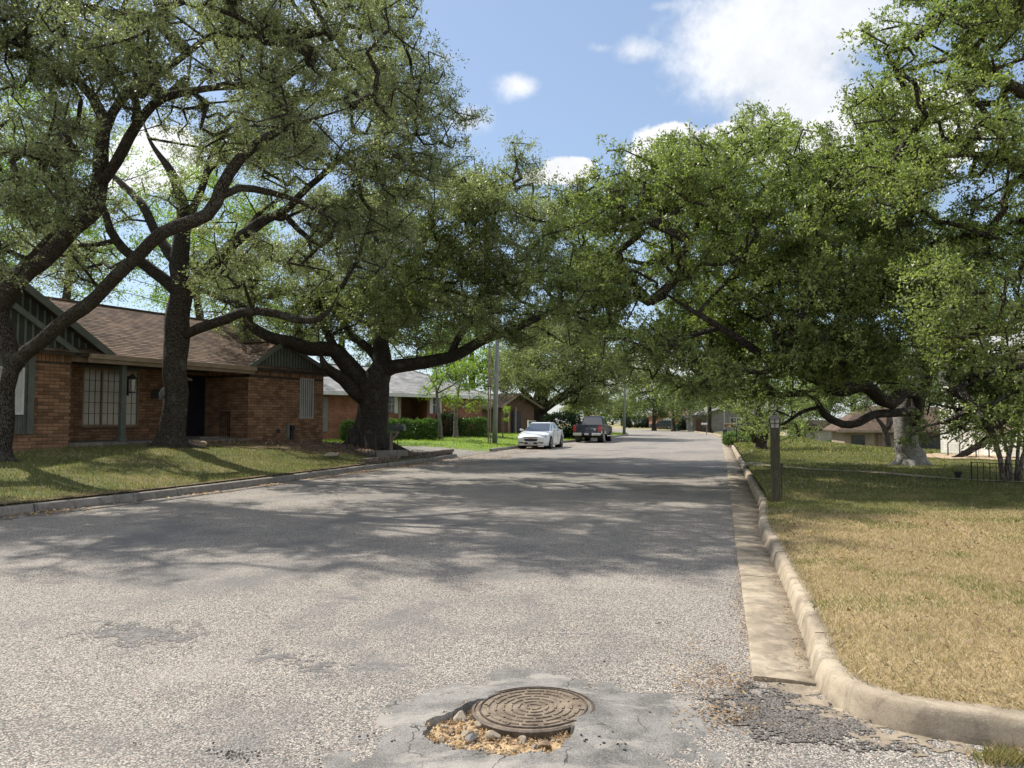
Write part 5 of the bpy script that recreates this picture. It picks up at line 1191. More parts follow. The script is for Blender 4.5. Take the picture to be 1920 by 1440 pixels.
M_red = mat('tail_light', (0.42, 0.02, 0.02), 0.2, (0.3, 0.012, 0.015), 10, spec=0.6, coat=0.8)
M_amber = mat('amber_light', (0.75, 0.32, 0.18), 0.3, (0.8, 0.5, 0.35), 10)
M_plate = mat('licence_plate', (0.6, 0.6, 0.6), 0.4, (0.38, 0.4, 0.44), 34)
M_gold = mat('gold_emblem', (0.55, 0.40, 0.14), 0.3, (0.45, 0.33, 0.12), 8, metal=0.7)
def wheel(parent, x, y, r, w, side):
    h = MB().cyl((x, y - w / 2, r), (x, y + w / 2, r), r, r, 28).build('wheel', M_tyre, parent, bevel=0.02)
    yo = y + side * (w / 2 + 0.002)
    MB().cyl((x, yo - 0.02, r), (x, yo + 0.004, r), r * 0.66, r * 0.66, 24).build('rim', M_rim, h)
    sp_ = MB()
    for k in range(5):
        a = 2 * math.pi * k / 5 + 0.63
        sp_.prism([(x + math.cos(a + d_) * r * q, yo + side * 0.006, r + math.sin(a + d_) * r * q) for d_, q in ((-.42, .24), (-.34, .58), (.34, .58), (.42, .24))], (0, side * 0.003, 0))
    sp_.build('wheel_gaps', M_black, h)
def hring(x, pts): return [(x, w, z) for w, z in pts] + [(x, -w, z) for w, z in reversed(pts)]
def sedan(loc, rz, paint, label, cat):
    c = empty('parked_car', loc, rz, label, cat)
    st = [(2.42, [(.50, .24), (.60, .42), (.56, .58), (.40, .66)]), (2.34, [(.66, .20), (.745, .42), (.72, .64), (.50, .715)]), (2.15, [(.76, .18), (.84, .45), (.80, .71), (.54, .785)]), (1.75, [(.83, .17), (.885, .48), (.845, .80), (.58, .865)]), (1.3, [(.85, .17), (.90, .5), (.86, .885), (.62, .935)]),
          (.95, [(.86, .17), (.905, .52), (.87, .93), (.72, .965)]), (0, [(.86, .17), (.905, .52), (.875, .95), (.74, .97)]), (-1.2, [(.86, .18), (.905, .54), (.87, .975), (.73, .99)]), (-1.9, [(.84, .22), (.89, .57), (.83, .985), (.62, 1.03)]), (-2.28, [(.78, .28), (.835, .60), (.77, .97), (.58, 1.035)]), (-2.42, [(.66, .34), (.74, .6), (.69, .88), (.5, .96)])]
    MB().loft([hring(x, p) for x, p in st]).build('body', paint, c, smooth=True, bevel=0.015)
    base = [(1.02, .74, .95), (1.02, -.74, .95), (-1.82, -.70, .99), (-1.82, .70, .99)]; mid = [(.22, .60, 1.40), (.22, -.60, 1.40), (-1.02, -.58, 1.41), (-1.02, .58, 1.41)]; top = [(.05, .50, 1.445), (.05, -.50, 1.445), (-.88, -.48, 1.455), (-.88, .48, 1.455)]
    MB().loft([base, mid, top]).build('roof', paint, c, smooth=False, bevel=0.03)
    def pane(name, a, b_, c_, d_, k=0.07, off=(0, 0, 0.012)):
        q = [Vector(p) for p in (a, b_, c_, d_)]; m_ = sum(q, Vector()) / 4
        n_ = (q[1] - q[0]).cross(q[2] - q[0]).normalized()
        if n_.dot(m_ - Vector((-.4, 0, 1.1))) < 0: n_ = -n_
        MB().prism([p + (m_ - p) * k + n_ * 0.008 for p in q], n_ * 0.008).build(name, M_carglass, c)
    pane('windshield', base[0], base[1], mid[1], mid[0], 0.05); pane('rear_window', base[2], base[3], mid[3], mid[2], 0.08)
    for s_ in (1, -1):
        B0, B1, T0, T1 = (.78, s_ * .735, .98), (-.30, s_ * .73, .985), (.16, s_ * .605, 1.385), (-.30, s_ * .60, 1.39)
        pane('front_window', B0, B1, T1, T0, 0.06)
        pane('back_window', (-.36, s_ * .73, .985), (-1.55, s_ * .71, 1.0), (-.98, s_ * .59, 1.385), (-.36, s_ * .60, 1.39), 0.06)
        for x in (1.38, -1.36):
            MB().cyl((x, s_ * .55, .35), (x, s_ * .912, .35), .375, .375, 24).build('wheel_arch', M_black, c)
            wheel(c, x, s_ * .82, .325, .20, s_)
        MB().loft([[(x + .1, s_ * .80 + dy_ * .2, z) for x, dy_, z in ((.62, 0, .99), (.70, 0, .99), (.70, 0, 1.03), (.62, 0, 1.03))], [(x + .1, s_ * 1.0 + dy_, z) for x, dy_, z in ((.56, 0, .97), (.74, 0, .98), (.74, 0, 1.10), (.56, 0, 1.11))], [(x + .1, s_ * 1.06, z) for x, dy_, z in ((.58, 0, .99), (.70, 0, 1.0), (.70, 0, 1.07), (.58, 0, 1.08))]]).build('mirror', paint, c, bevel=0.01)
        MB().prism([(2.31, s_ * .40, .60), (2.20, s_ * .78, .60), (2.02, s_ * .835, .70), (2.08, s_ * .76, .765), (2.27, s_ * .46, .70)], (0.075, s_ * .02, .015)).build('headlight', M_lens, c)
        MB().box(2.36, 2.43, min(s_ * .40, s_ * .68), max(s_ * .40, s_ * .68), .32, .38).build('fog_light', M_black, c)
        for x in (.15, -.95): MB().box(x - .09, x + .09, s_ * .895 - .02, s_ * .895 + .02, .80, .83).build('door_handle', M_chrome, c)
        MB().box(-2.40, -2.30, min(s_ * .45, s_ * .76), max(s_ * .45, s_ * .76), .72, .88).build('tail_light', M_red, c)
        gp = MB()
        for x in (.82, -.33, -1.35): gp.box(x, x + .012, s_ * .905 - .004, s_ * .905 + .004, .32, .92)
        gp.build('door_seam', M_black, c)
    MB().box(2.38, 2.455, -.36, .36, .605, .645).build('upper_grille', M_black, c)
    MB().box(2.38, 2.462, -.38, .38, .57, .60).build('grille_bar', paint, c)
    MB().loft([[(2.45, y, z) for y, z in ((-.37, .55), (.37, .55), (.33, .44), (-.33, .44))], [(2.40, y, z) for y, z in ((-.37, .55), (.37, .55), (.33, .44), (-.33, .44))]]).build('lower_grille', M_black, c)
    MB().box(2.37, 2.445, -.36, .36, .27, .37).build('air_intake', M_black, c)
    MB().box(2.445, 2.475, -.16, .16, .28, .42).build('licence_plate', M_plate, c)
    MB().prism([(2.462, y, z) for y, z in ((-.09, .57), (-.035, .57), (-.03, .555), (.03, .555), (.035, .57), (.09, .57), (.075, .60), (.03, .60), (.025, .615), (-.025, .615), (-.03, .60), (-.075, .60))], (.012, 0, 0)).build('emblem', M_gold, c)
    return c
rd = math.atan2(0.96, 0.27)
fc = Vector((1.02, 40.4)); ax = Vector((-0.27, -0.96)).normalized()
sedan((fc.x - ax.x * 2.4, fc.y - ax.y * 2.4, -0.005), rd + math.pi, M_carwhite, 'white four-door sedan parked nose towards us at the left kerb', 'car')
def pickup(loc, rz, paint, label, cat='pickup truck'):
    c = empty('pickup_truck', loc, rz, label, cat)
    fl = MB().loft([hring(x, p) for x, p in ((2.95, [(.80, .60), (.88, .80), (.84, 1.05), (.6, 1.12)]), (2.7, [(.90, .52), (.98, .8), (.94, 1.10), (.66, 1.17)]), (1.75, [(.92, .52), (1.0, .82), (.97, 1.18), (.75, 1.22)]), (-.55, [(.92, .52), (1.0, .82), (.97, 1.22), (.8, 1.24)]))])
    fl.build('body', paint, c, smooth=False, bevel=0.03)
    bd = MB().box(-2.88, -.55, .74, .985, .58, 1.27).box(-2.88, -.55, -.985, -.74, .58, 1.27).box(-2.88, -.55, -.74, .74, .55, .72).box(-.62, -.55, -.74, .74, .72, 1.25)
    bd.build('bed', paint, c, bevel=0.02)
    tg_ = MB().box(-2.94, -2.88, -.76, .76, .66, 1.265).build('tailgate', paint, c, bevel=0.015)
    MB().box(-2.952, -2.94, -.12, .12, 1.12, 1.18).build('handle', M_black, tg_)
    MB().box(-2.945, -2.938, -.68, -.30, .98, 1.0).build('lettering_strip', M_chrome, tg_)
    MB().cyl((-2.94, -.55, .92), (-2.95, -.55, .92), .05, .05, 12).build('emblem', M_chrome, tg_)
    base = [(1.55, .86, 1.20), (1.55, -.86, 1.20), (-.55, -.86, 1.22), (-.55, .86, 1.22)]; mid = [(.75, .70, 1.82), (.75, -.70, 1.82), (-.42, -.70, 1.83), (-.42, .70, 1.83)]; top = [(.6, .6, 1.89), (.6, -.6, 1.89), (-.3, -.6, 1.9), (-.3, .6, 1.9)]
    MB().loft([base, mid, top]).build('cab', paint, c, bevel=0.04)
    def pane(name, q, k):
        q = [Vector(p) for p in q]; m_ = sum(q, Vector()) / 4; n_ = (q[1] - q[0]).cross(q[2] - q[0]).normalized()
        if n_.dot(m_ - Vector((.3, 0, 1.4))) < 0: n_ = -n_
        MB().prism([p + (m_ - p) * k + n_ * .008 for p in q], n_ * .008).build(name, M_carglass, c)
    pane('windshield', (base[0], base[1], mid[1], mid[0]), .07); pane('rear_window', (base[2], base[3], mid[3], mid[2]), .12)
    for s_ in (1, -1):
        pane('side_window', ((1.3, s_ * .86, 1.24), (.45, s_ * .86, 1.24), (.45, s_ * .72, 1.79), (.72, s_ * .71, 1.79)), .06)
        pane('side_window', ((.38, s_ * .86, 1.24), (-.48, s_ * .86, 1.24), (-.38, s_ * .72, 1.79), (.38, s_ * .72, 1.79)), .06)
        for x in (1.95, -1.75):
            MB().cyl((x, s_ * .6, .5), (x, s_ * .995, .5), .48, .48, 24).build('wheel_arch', M_black, c)
            wheel(c, x, s_ * .86, .40, .27, s_)
        MB().box(-2.93, -2.86, min(s_ * .77, s_ * .99), max(s_ * .77, s_ * .99), .80, 1.22).build('tail_light', M_red, c)
        MB().box(1.2, 1.32, min(s_ * .92, s_ * 1.28), max(s_ * .92, s_ * 1.28), 1.27, 1.31).box(1.16, 1.28, min(s_ * 1.12, s_ * 1.30), max(s_ * 1.12, s_ * 1.30), 1.22, 1.50).build('tow_mirror', M_black, c)
        MB().box(2.78, 2.93, min(s_ * .58, s_ * .86), max(s_ * .58, s_ * .86), .82, 1.03).build('headlight', M_lens, c)
        MB().box(-.4, 1.5, s_ * .98 - .06, s_ * .98 + .06, .42, .48).build('running_board', M_chrome, c)
    bp_ = MB().box(-3.10, -2.94, -.98, .98, .52, .70).build('bumper', M_chrome, c, bevel=0.03)
    MB().box(-3.115, -3.10, -.36, .36, .53, .69).build('step_pad', M_black, bp_)
    MB().box(-3.122, -3.112, -.15, .15, .55, .68).build('licence_plate', M_plate, bp_)
    MB().cyl((-1.75, -.8, .4), (-1.75, .8, .4), .07).cyl((-1.75, -.02, .4), (-1.75, .22, .4), .16, .16, 12).box(-2.8, 2.4, -.5, -.42, .42, .55).box(-2.8, 2.4, .42, .5, .42, .55).build('chassis', M_black, c)
    MB().box(2.93, 2.99, -.6, .6, .66, 1.0).build('grille', M_chrome, c)
    for y_ in (-.2, 0, .2): MB().box(-.2, -.06, y_ - .05, y_ + .05, 1.89, 1.955).build('cab_light', M_amber, c, bevel=0.015)
    return c
bc = Vector((5.25, 52.5)); ax2 = Vector((0.27, 0.96)).normalized()
pickup((bc.x + ax2.x * 3.0, bc.y + ax2.y * 3.0, -0.005), rd, M_navy, 'dark navy pickup truck with chrome rear bumper parked beyond the white sedan')
fw_ = W(1213, 790, 186)
pickup((fw_.x, fw_.y, 0.22), R(200), M_carwhite, 'tiny white pickup truck parked by the far white house')
sv = empty('parked_suv', (W(1241, 804, 143).x, 143, 0.0), R(165), 'dark grey SUV parked side on beneath the far street tree', 'car')
MB().loft([hring(x, p) for x, p in ((2.3, [(.7, .3), (.8, .6), (.74, .95), (.5, 1.0)]), (1.9, [(.86, .25), (.92, .6), (.88, 1.0), (.7, 1.06)]), (.9, [(.88, .25), (.94, .6), (.9, 1.05), (.75, 1.1)]), (-2.0, [(.88, .28), (.94, .6), (.9, 1.05), (.75, 1.1)]), (-2.3, [(.78, .35), (.85, .6), (.8, 1.0), (.6, 1.05)]))]).build('body', M_darkpaint, sv, bevel=.02)
MB().loft([[(1.1, .78, 1.08), (1.1, -.78, 1.08), (-2.2, -.78, 1.08), (-2.2, .78, 1.08)], [(.4, .66, 1.66), (.4, -.66, 1.66), (-1.95, -.66, 1.68), (-1.95, .66, 1.68)], [(.2, .55, 1.72), (.2, -.55, 1.72), (-1.8, -.55, 1.74), (-1.8, .55, 1.74)]]).build('roof', M_darkpaint, sv, bevel=.02)
for s_ in (1, -1):
    MB().prism([(.85, s_ * .78, 1.12), (-2.0, s_ * .78, 1.12), (-1.85, s_ * .68, 1.6), (.38, s_ * .68, 1.6)], (0, s_ * .02, 0)).build('side_window', M_carglass, sv)
    for x in (1.4, -1.4): wheel(sv, x, s_ * .84, .36, .22, s_)
MB().prism([(1.12, .68, 1.14), (1.12, -.68, 1.14), (.5, -.6, 1.6), (.5, .6, 1.6)], (.03, 0, .01)).build('windshield', M_carglass, sv)
MB().prism([(-2.22, .68, 1.14), (-2.22, -.68, 1.14), (-2.02, -.6, 1.6), (-2.02, .6, 1.6)], (-.03, 0, .01)).build('rear_window', M_carglass, sv)

# ================================================================== street furniture
M_pole = mat('grey_pole', (0.28, 0.29, 0.30), 0.6, (0.21, 0.22, 0.225), 2.0, stretch=(1, 1, .2), fine=(20, .12), spec=.4)
M_wood = mat('weathered_wood', (0.17, 0.135, 0.10), 0.9, (0.24, 0.205, 0.165), 4, stretch=(1, 1, .12), fine=(40, .3), bump=(30, .5, .01))
M_postgreen = mat('shade_dark_post', (0.045, 0.045, 0.028), 0.9, (0.075, 0.068, 0.042), 5, stretch=(1, 1, .15), fine=(50, .3), bump=(40, .5, .008))  # green-brown wood, its base colour darkened to stand for shade
M_wire = mat('black_wire', (0.02, 0.02, 0.02), 0.6, (0.03, 0.03, 0.03), 5)
M_frost = mat('frosted_glass', (0.36, 0.34, 0.30), 0.35, (0.26, 0.25, 0.22), 8, spec=.5)
M_mailgreen = mat('green_mailbox', (0.025, 0.045, 0.042), 0.45, (0.04, 0.06, 0.055), 5, spec=.4)
def pole_things():
    a, b_ = W(927, 837, 43.6), W(937, 470, 43.6)
    o = empty('utility_pole', tuple(a), 0, 'grey metal utility pole on the bright lawn left of the white sedan', 'pole')
    d_ = b_ - a; MB().cyl((0, 0, -.3), tuple(d_), .155, .115, 16).build('shaft', M_pole, o, smooth=True)
    MB().cyl(tuple(d_ * .35 - Vector((.02, .16, 0))), tuple(d_ * .35 + Vector((0, -.18, .25))), .05, .05, 8).build('bracket', M_pole, o)
    a = W(917, 837, 42.8); b_ = W(919, 600, 42.8); d_ = b_ - a
    o = empty('slim_pole', tuple(a), 0, 'slim dark twin-rod pole just left of the grey pole', 'pole')
    MB().cyl((-.05, 0, -.2), tuple(d_ + Vector((-.05, 0, 0))), .04, .035, 8).build('rod', M_wood, o); MB().cyl((.06, 0, -.2), tuple(d_ + Vector((.06, 0, 0))), .035, .03, 8).build('rod', M_wood, o)
    MB().box(-.12, .12, -.05, .05, 3.4, 3.46).build('tie_plate', M_iron, o)
    a = G(1170, 816); b_ = W(1172.5, 650, a.y); d_ = b_ - a
    o = empty('utility_pole', tuple(a), 0, 'tall utility pole with transformer and lamp arm at the far corner', 'pole')
    MB().cyl((0, 0, -.3), tuple(d_), .17, .12, 14).build('shaft', M_pole, o, smooth=True)
    MB().cyl((.42, -.1, d_.z * .66), (.42, -.1, d_.z * .66 + 1.0), .26, .26, 14).box(0, .42, -.14, -.06, d_.z * .66 + .3, d_.z * .66 + .4).build('transformer', M_pole, o)
    MB().cyl((.05, 0, d_.z * .56), (1.2, -.2, d_.z * .575), .035, .03, 8).cyl((1.2, -.2, d_.z * .575), (2.2, -.3, d_.z * .56), .03, .03, 8).build('lamp_arm', M_pole, o)
    MB().loft([[(2.2 + s_ * x, -.3 + .1 * y * s_ ** .5, d_.z * .555 + .05 * z) for x, y, z in ((0, 1, 0), (0, 0, 1), (0, -1, 0), (0, 0, -.6))] for s_ in (.02, .25, .5, .65)]).build('lamp_head', M_pole, o)
    MB().box(-1.1, 1.1, -.06, .06, d_.z * .93, d_.z * .93 + .12).build('crossarm', M_wood, o)
    a = G(1359, 826, .1); o = empty('sign_pole', tuple(a), 0, 'thin grey pole with a thick dark base near the far mailbox', 'pole')
    MB().cyl((0, 0, -.2), (0, 0, 2.5), .045, .04, 8).build('shaft', M_pole, o); MB().box(-.12, .12, -.12, .12, -.2, .8).build('base', M_black, o)
pole_things()
def wire(name, label, pts, r, group=None):
    mb = MB(); P = [Vector(p) for p in pts]
    q = []
    for k in range(len(P) - 1):
        for s_ in np.linspace(0, 1, 9)[:-1 if k < len(P) - 2 else None]: q.append(P[k].lerp(P[k + 1], s_) - Vector((0, 0, 0.10 * math.sin(math.pi * s_))))
    rings = []
    for i, p in enumerate(q):
        d_ = (q[min(i + 1, len(q) - 1)] - q[max(i - 1, 0)]).normalized(); a = d_.cross(Vector((0, 0, 1))).normalized(); b_ = a.cross(d_)
        rings.append([tuple(p + (a * math.cos(t_) + b_ * math.sin(t_)) * r) for t_ in (0, 2.1, 4.2)])
    return tag(mb.loft(rings).build(name, M_wire), label, 'cable', group)
wire('service_wire', 'upper overhead wire sloping down across the leaning oak to the roof', [W(-60, 430, 18), W(441, 573, 27), W(520, 595, 28.6)], .011)
wire('service_wire', 'lower overhead wire crossing in front of the brown roof', [W(-60, 470, 18), W(250, 552, 23), W(590, 628, 29.5)], .011)
wire('service_wire', 'short overhead wire high between the two left oaks', [W(120, 280, 24), W(230, 327, 26), W(380, 400, 29)], .012)
pt = G(1170, 816); ph = W(1172, 662, pt.y)
wire('power_line', 'upper power line running over the far street to the pole', [W(1080, 640, 78), ph, W(1330, 700, 120)], .022)
wire('power_line', 'lower power line running over the far street to the pole', [W(1080, 655, 78), ph - Vector((0, 0, .7)), W(1330, 715, 120)], .022)

# --- lantern post on the right lawn
lp = G(1455, 938, .17)
o = empty('lamp_post', tuple(lp), R(-17), 'square wooden lamp post with small glass lantern beside the right kerb', 'lamp')
MB().box(-.074, .074, -.074, .074, -.2, 1.2).build('post', M_postgreen, o, bevel=.008)
l_ = MB().box(-.075, .075, -.075, .075, 1.2, 1.22).loft([[(sx * s_, sy * s_, z) for sx, sy in ((1, 1), (-1, 1), (-1, -1), (1, -1))] for s_, z in ((.115, 1.375), (.05, 1.425), (.018, 1.44), (.018, 1.46))])
for sx in (-1, 1):
    for sy in (-1, 1): l_.bar((sx * .07, sy * .07, 1.22), (sx * .085, sy * .085, 1.375), .013)
l_.box(-.08, .08, -.083, -.075, 1.29, 1.30).box(-.006, .006, -.084, -.074, 1.22, 1.37)
la = l_.build('lantern', M_iron, o)
MB().loft([[(sx * s_, sy * s_, z) for sx, sy in ((1, 1), (-1, 1), (-1, -1), (1, -1))] for s_, z in ((.066, 1.222), (.078, 1.372))]).build('lamp_glass', M_frost, la)
MB().box(.083, .125, -.03, .04, .42, .62).box(.088, .10, -.005, .01, .02, .42).build('outlet_box', M_postgreen, o)

# --- mailboxes
def mailbox(base, rz, label, post_m, box_m, h=0.92, L=0.5, bracket=True, pw=.09):
    o = empty('mailbox', base, rz, label, 'mailbox')
    MB().box(-pw / 2, pw / 2, -pw / 2, pw / 2, -.3, h - .02).build('post', post_m, o, bevel=.004)
    if bracket: MB().bar((0, 0, h - .06), (L * .62, 0, h - .06), .07, .07).bar((.03, 0, h - .36), (L * .55, 0, h - .07), .06, .06).build('bracket', post_m, o)
    sec = [(-.09, 0), (-.09, .13), (-.07, .185), (0, .215), (.07, .185), (.09, .13), (.09, 0)]
    b_ = MB().loft([[(x, y * s_, h + z * s_) for y, z in sec] for x, s_ in ((-.08, 1), (L, 1))]).build('box', box_m, o)
    MB().loft([[(x, y * 1.04, h - .003 + z * 1.04) for y, z in sec] for x in (L, L + .025)]).build('door', M_greywall if box_m is M_mailgreen else box_m, b_)
    MB().box(L * .5, L * .5 + .02, -.105, -.092, h + .1, h + .22).build('flag', M_red, b_)
    return o
mz = lambda x, y: float(zL(np.array(x), np.array(y)))
mailbox((-4.32, 26.8, mz(-4.32, 26.8)), R(-14), 'dark green mailbox on a wooden post beside the iron stair rails', M_wood, M_mailgreen, h=1.0)
p = G(1325, 813, 0.1); mailbox((p.x, p.y, 0.1), R(170), 'pale mailbox on the far right verge by the grey house', M_wood, M_blind, h=1.0, L=.55)
p = G(1378, 831, 0.15); mailbox((p.x, p.y, 0.15), R(175), 'dark brown mailbox on a thin black post by the low bush', M_iron, M_brownwall, h=1.0, L=.62, bracket=False, pw=.05)
# --- sale sign by the brown gabled house
a = W(990.5, 800, 56); o = empty('yard_sign', (a.x, a.y, .25), R(20), 'black yard sign hanging from a white post behind the sedan', 'sign')
MB().box(-.05, .05, -.05, .05, -.2, 1.35).box(-.05, .62, -.03, .03, 1.24, 1.30).build('post', M_white, o)
sp_ = MB().box(.10, .60, -.012, .012, .68, 1.18).build('panel', M_black, o)
m2 = MB(); rs_ = random.Random(3)
for z_, n_ in ((1.06, 5), (.86, 4)):
    for k in range(n_): m2.box(.14 + k * .085, .14 + k * .085 + rs_.uniform(.04, .07), -.016, -.012, z_ - .04, z_ + rs_.uniform(.02, .05))
m2.build('lettering', M_white, sp_)

# --- iron stair rails, steps and low retaining walls at the first house
def stair_rail(name, label, P0, P1, h0, h1, n):
    P0, P1 = Vector(P0), Vector(P1); o = empty(name, tuple(P0), 0, label, 'railing')
    d_ = P1 - P0
    MB().bar((0, 0, h0), tuple(d_ + Vector((0, 0, h1))), .035, .02).build('handrail', M_iron, o); MB().bar((0, 0, .10), tuple(d_ + Vector((0, 0, .10))), .02, .015).build('bottom_rail', M_iron, o)
    for k in range(n):
        f = k / (n - 1); q = d_ * f; w_ = .028 if k in (0, n - 1) else .014
        MB().box(q.x - w_ / 2, q.x + w_ / 2, q.y - w_ / 2, q.y + w_ / 2, q.z - .12, q.z + h0 + (h1 - h0) * f).build('baluster', M_iron, o)
    MB().cyl((0, 0, h0), (0, 0, h0 + .05), .025, .01, 8).build('finial', M_iron, o)
stair_rail('stair_railing', 'black iron stair rail nearest us in front of the big oak', (-5.95, 27.0, mz(-5.95, 27)), (-4.72, 25.95, mz(-4.72, 25.95)), .86, .80, 9)
stair_rail('stair_railing', 'black iron stair rail behind the first, next to the mailbox', (-5.25, 28.6, mz(-5.25, 28.6)), (-4.15, 27.2, mz(-4.15, 27.2)), .80, .74, 8)
o = empty('entrance_steps', (-4.9, 27.2, 0.1), math.atan2(.95, -1.1) + math.pi / 2, 'low concrete garden steps between the iron stair rails', 'steps')
for k in range(4): MB().box(-.75, .75, k * .42 - .9, k * .42 - .4, -.1 + k * .085, .10 + k * .085).build('step', M_conc_grey, o, bevel=.012)
def block_wall(name, label, y0, y1, off, z0, courses, bl=.42):
    o = empty(name, (float(XL(y0)) - off, y0, 0), 0, label, 'wall'); bx = o.location
    for c in range(courses):
        y = y0 + (bl / 2 if c % 2 else 0)
        while y < y1:
            x = float(XL(y)) - off; ang = math.atan2(1.0, float(XL(y + .5) - XL(y - .5)))
            m_ = place('block', blk, o, (x - bx.x, y - bx.y, z0 + c * .115 + random.uniform(-.004, .004)), (0, 0, ang + random.uniform(-.02, .02)))
            y += bl
    return o
M_block = mat('dark_edging_block', (0.13, 0.10, 0.08), 0.95, (0.20, 0.165, 0.135), 6, rand=.25, fine=(50, .3), bump=(40, .6, .01))
blk = MB().box(-.20, .20, -.11, .11, 0, .108).data('block', M_block)
block_wall('garden_wall', 'low dark block edging wall right of the mailbox', 27.6, 31.6, .34, .10, 2)
block_wall('garden_wall', 'low dark block edging wall at the end of the grass bank', 23.6, 26.0, .34, .10, 2)
# --- wooden steps, rails, low fence and pot on the right
sb = W(1790, 871, 25.8); o = empty('wooden_steps', (sb.x, sb.y, .12), R(-40), 'dark open wooden steps rising to the white brick house', 'steps')
for k in range(4): MB().box(k * .27, k * .27 + .30, -.5, .5, .16 + k * .19, .20 + k * .19).build('tread', M_black, o, bevel=.006)
for y_ in (-.46, .46): MB().bar((-.05, y_, .02), (1.1, y_, .82), .05, .16).build('stringer', M_black, o)
MB().box(1.08, 1.9, -.5, .5, .88, .94).build('landing', M_black, o)
for k, (px, lb) in enumerate(((1778, 'bent black pipe handrail against the white wall, the farther one'), (1800, 'bent black pipe handrail at the foot of the wooden steps'))):
    q = W(px, 868, 26.4 - k * .9); o = empty('handrail', (q.x, q.y, .1), R(-40), lb, 'railing')
    MB().cyl((0, 0, -.2), (0, 0, .62), .022).cyl((0, 0, .62), (.12, 0, .74), .022).cyl((.12, 0, .74), (.9, 0, 1.25), .022).build('pipe', M_iron, o, smooth=True); MB().cyl((.85, 0, .1), (.85, 0, 1.2), .02).build('post', M_iron, o)
q0, q1 = G(1822, 903, .24), G(1905, 908, .24)
o = empty('border_fence', tuple(q0), 0, 'thin black iron border fence in front of the crape myrtle', 'fence'); d_ = q1 - q0
MB().bar((0, 0, .40), tuple(d_ + Vector((0, 0, .40))), .014).build('top_rail', M_iron, o)
for k in range(8):
    q = d_ * (k / 7); w_ = .02 if k == 0 else .011
    MB().box(q.x - w_ / 2, q.x + w_ / 2, -w_ / 2 + q.y, w_ / 2 + q.y, -.08, .41).build('picket', M_iron, o)
q = G(1797, 899, .24); o = empty('garden_pot', tuple(q), 0, 'small black ribbed pot standing on the lawn by the border fence', 'pot')
MB().loft([[(r_ * math.cos(t_), r_ * math.sin(t_), z) for t_ in np.linspace(0, 2 * math.pi, 14, endpoint=False)] for r_, z in ((.05, -.02), (.062, .12), (.078, .125), (.08, .17), (.07, .172), (.06, .13))]).build('pot', M_black, o, smooth=False)
MB().loft([[(r_ * math.cos(t_), r_ * math.sin(t_), z) for t_ in np.linspace(0, 2 * math.pi, 12, endpoint=False)] for r_, z in ((.045, .11), (.05, .135), (.02, .15))]).build('soil', M_mulch, o)
q = W(1857, 872, 24.6); tag(MB().box(q.x - .22, q.x + .22, q.y - .15, q.y + .15, 0.0, .30).build('concrete_block', M_whitebrick, bevel=.01), 'white block at the wall foot under the steps', 'block')
# gravel apron of the white house
M_gravel = mat('tan_gravel', (0.44, 0.31, 0.21), 0.95, (0.56, 0.43, 0.31), 12, bump=(50, .8, .02), fine=(60, .35))
bed('gravel_bed', [(14.0, 24.2), (20, 21.2), (20, 25.8), (14.4, 28.6)], M_gravel, zR, 0.005, 40, 24)
bpy.data.objects['gravel_bed']['kind'] = 'structure'

def rock_data(name, seed, material, sub=2):
    import bmesh
    bm = bmesh.new(); bmesh.ops.create_icosphere(bm, subdivisions=sub, radius=1.0)
    rg = np.random.default_rng(seed); pl_ = unit(rg.normal(size=(9, 3))); dd = rg.uniform(.48, .88, 9)
    for v_ in bm.verts:
        c = np.array(v_.co)
        for n_, d_ in zip(pl_, dd):
            k = c.dot(n_) - d_
            if k > 0: c = c - n_ * k
        c = c * (1 + (rg.random() - .5) * .06); v_.co = Vector(c)
    me = bpy.data.meshes.new(name); bm.to_mesh(me); bm.free(); me.materials.append(material)
    return me
M_rock = mat('pale_limestone', (0.42, 0.36, 0.275), 0.9, (0.32, 0.26, 0.19), 9, fine=(40, .2), bump=(30, .5, .01))
M_rock2 = mat('brown_stone', (0.33, 0.235, 0.155), 0.9, (0.23, 0.165, 0.115), 12, fine=(40, .25), bump=(30, .5, .01))
M_rock3 = mat('grey_stone', (0.20, 0.19, 0.185), 0.9, (0.29, 0.275, 0.26), 12, fine=(40, .2), bump=(30, .5, .01))
M_rockred = mat('reddish_rock', (0.42, 0.27, 0.18), 0.9, (0.50, 0.38, 0.28), 5, fine=(30, .25), bump=(20, .5, .02))
for k, (px, py, s_, wh) in enumerate([(1722, 858, .28, 'leftmost of the row'), (1733, 857, .36, 'second and largest from the left'), (1742, 859, .26, 'middle one of the row'), (1756, 862, .34, 'second from the white wall'), (1766, 861, .24, 'smallest, touching the white wall')]):
    q = W(px, py, 28.2 - k * .2)
    o = tag(bpy.data.objects.new('rock', rock_data('rock', 60 + k, M_rockred)), 'reddish rock by the white wall corner, ' + wh, 'rock', 'reddish rocks by the white wall')
    COL.objects.link(o); o.location = (q.x, q.y, .14); o.scale = (s_, s_ * .8, s_ * .7); o.rotation_euler = (0, 0, k)
for k, (px, py, D, s_, lb) in enumerate([(621, 838, 24.6, .20, 'large pale rough rock on the mulch before the oak'), (372, 834, 22.6, .24, 'brown rock beside the straight oak trunk at the porch step')]):
    q = W(px, py, D); o = tag(bpy.data.objects.new('rock', rock_data('rock', 80 + k, M_rock if k == 0 else M_rock2)), lb, 'rock')
    COL.objects.link(o); o.location = (q.x, q.y, mz(q.x, q.y) + .08); o.scale = (s_ * 1.3, s_, s_ * .7)

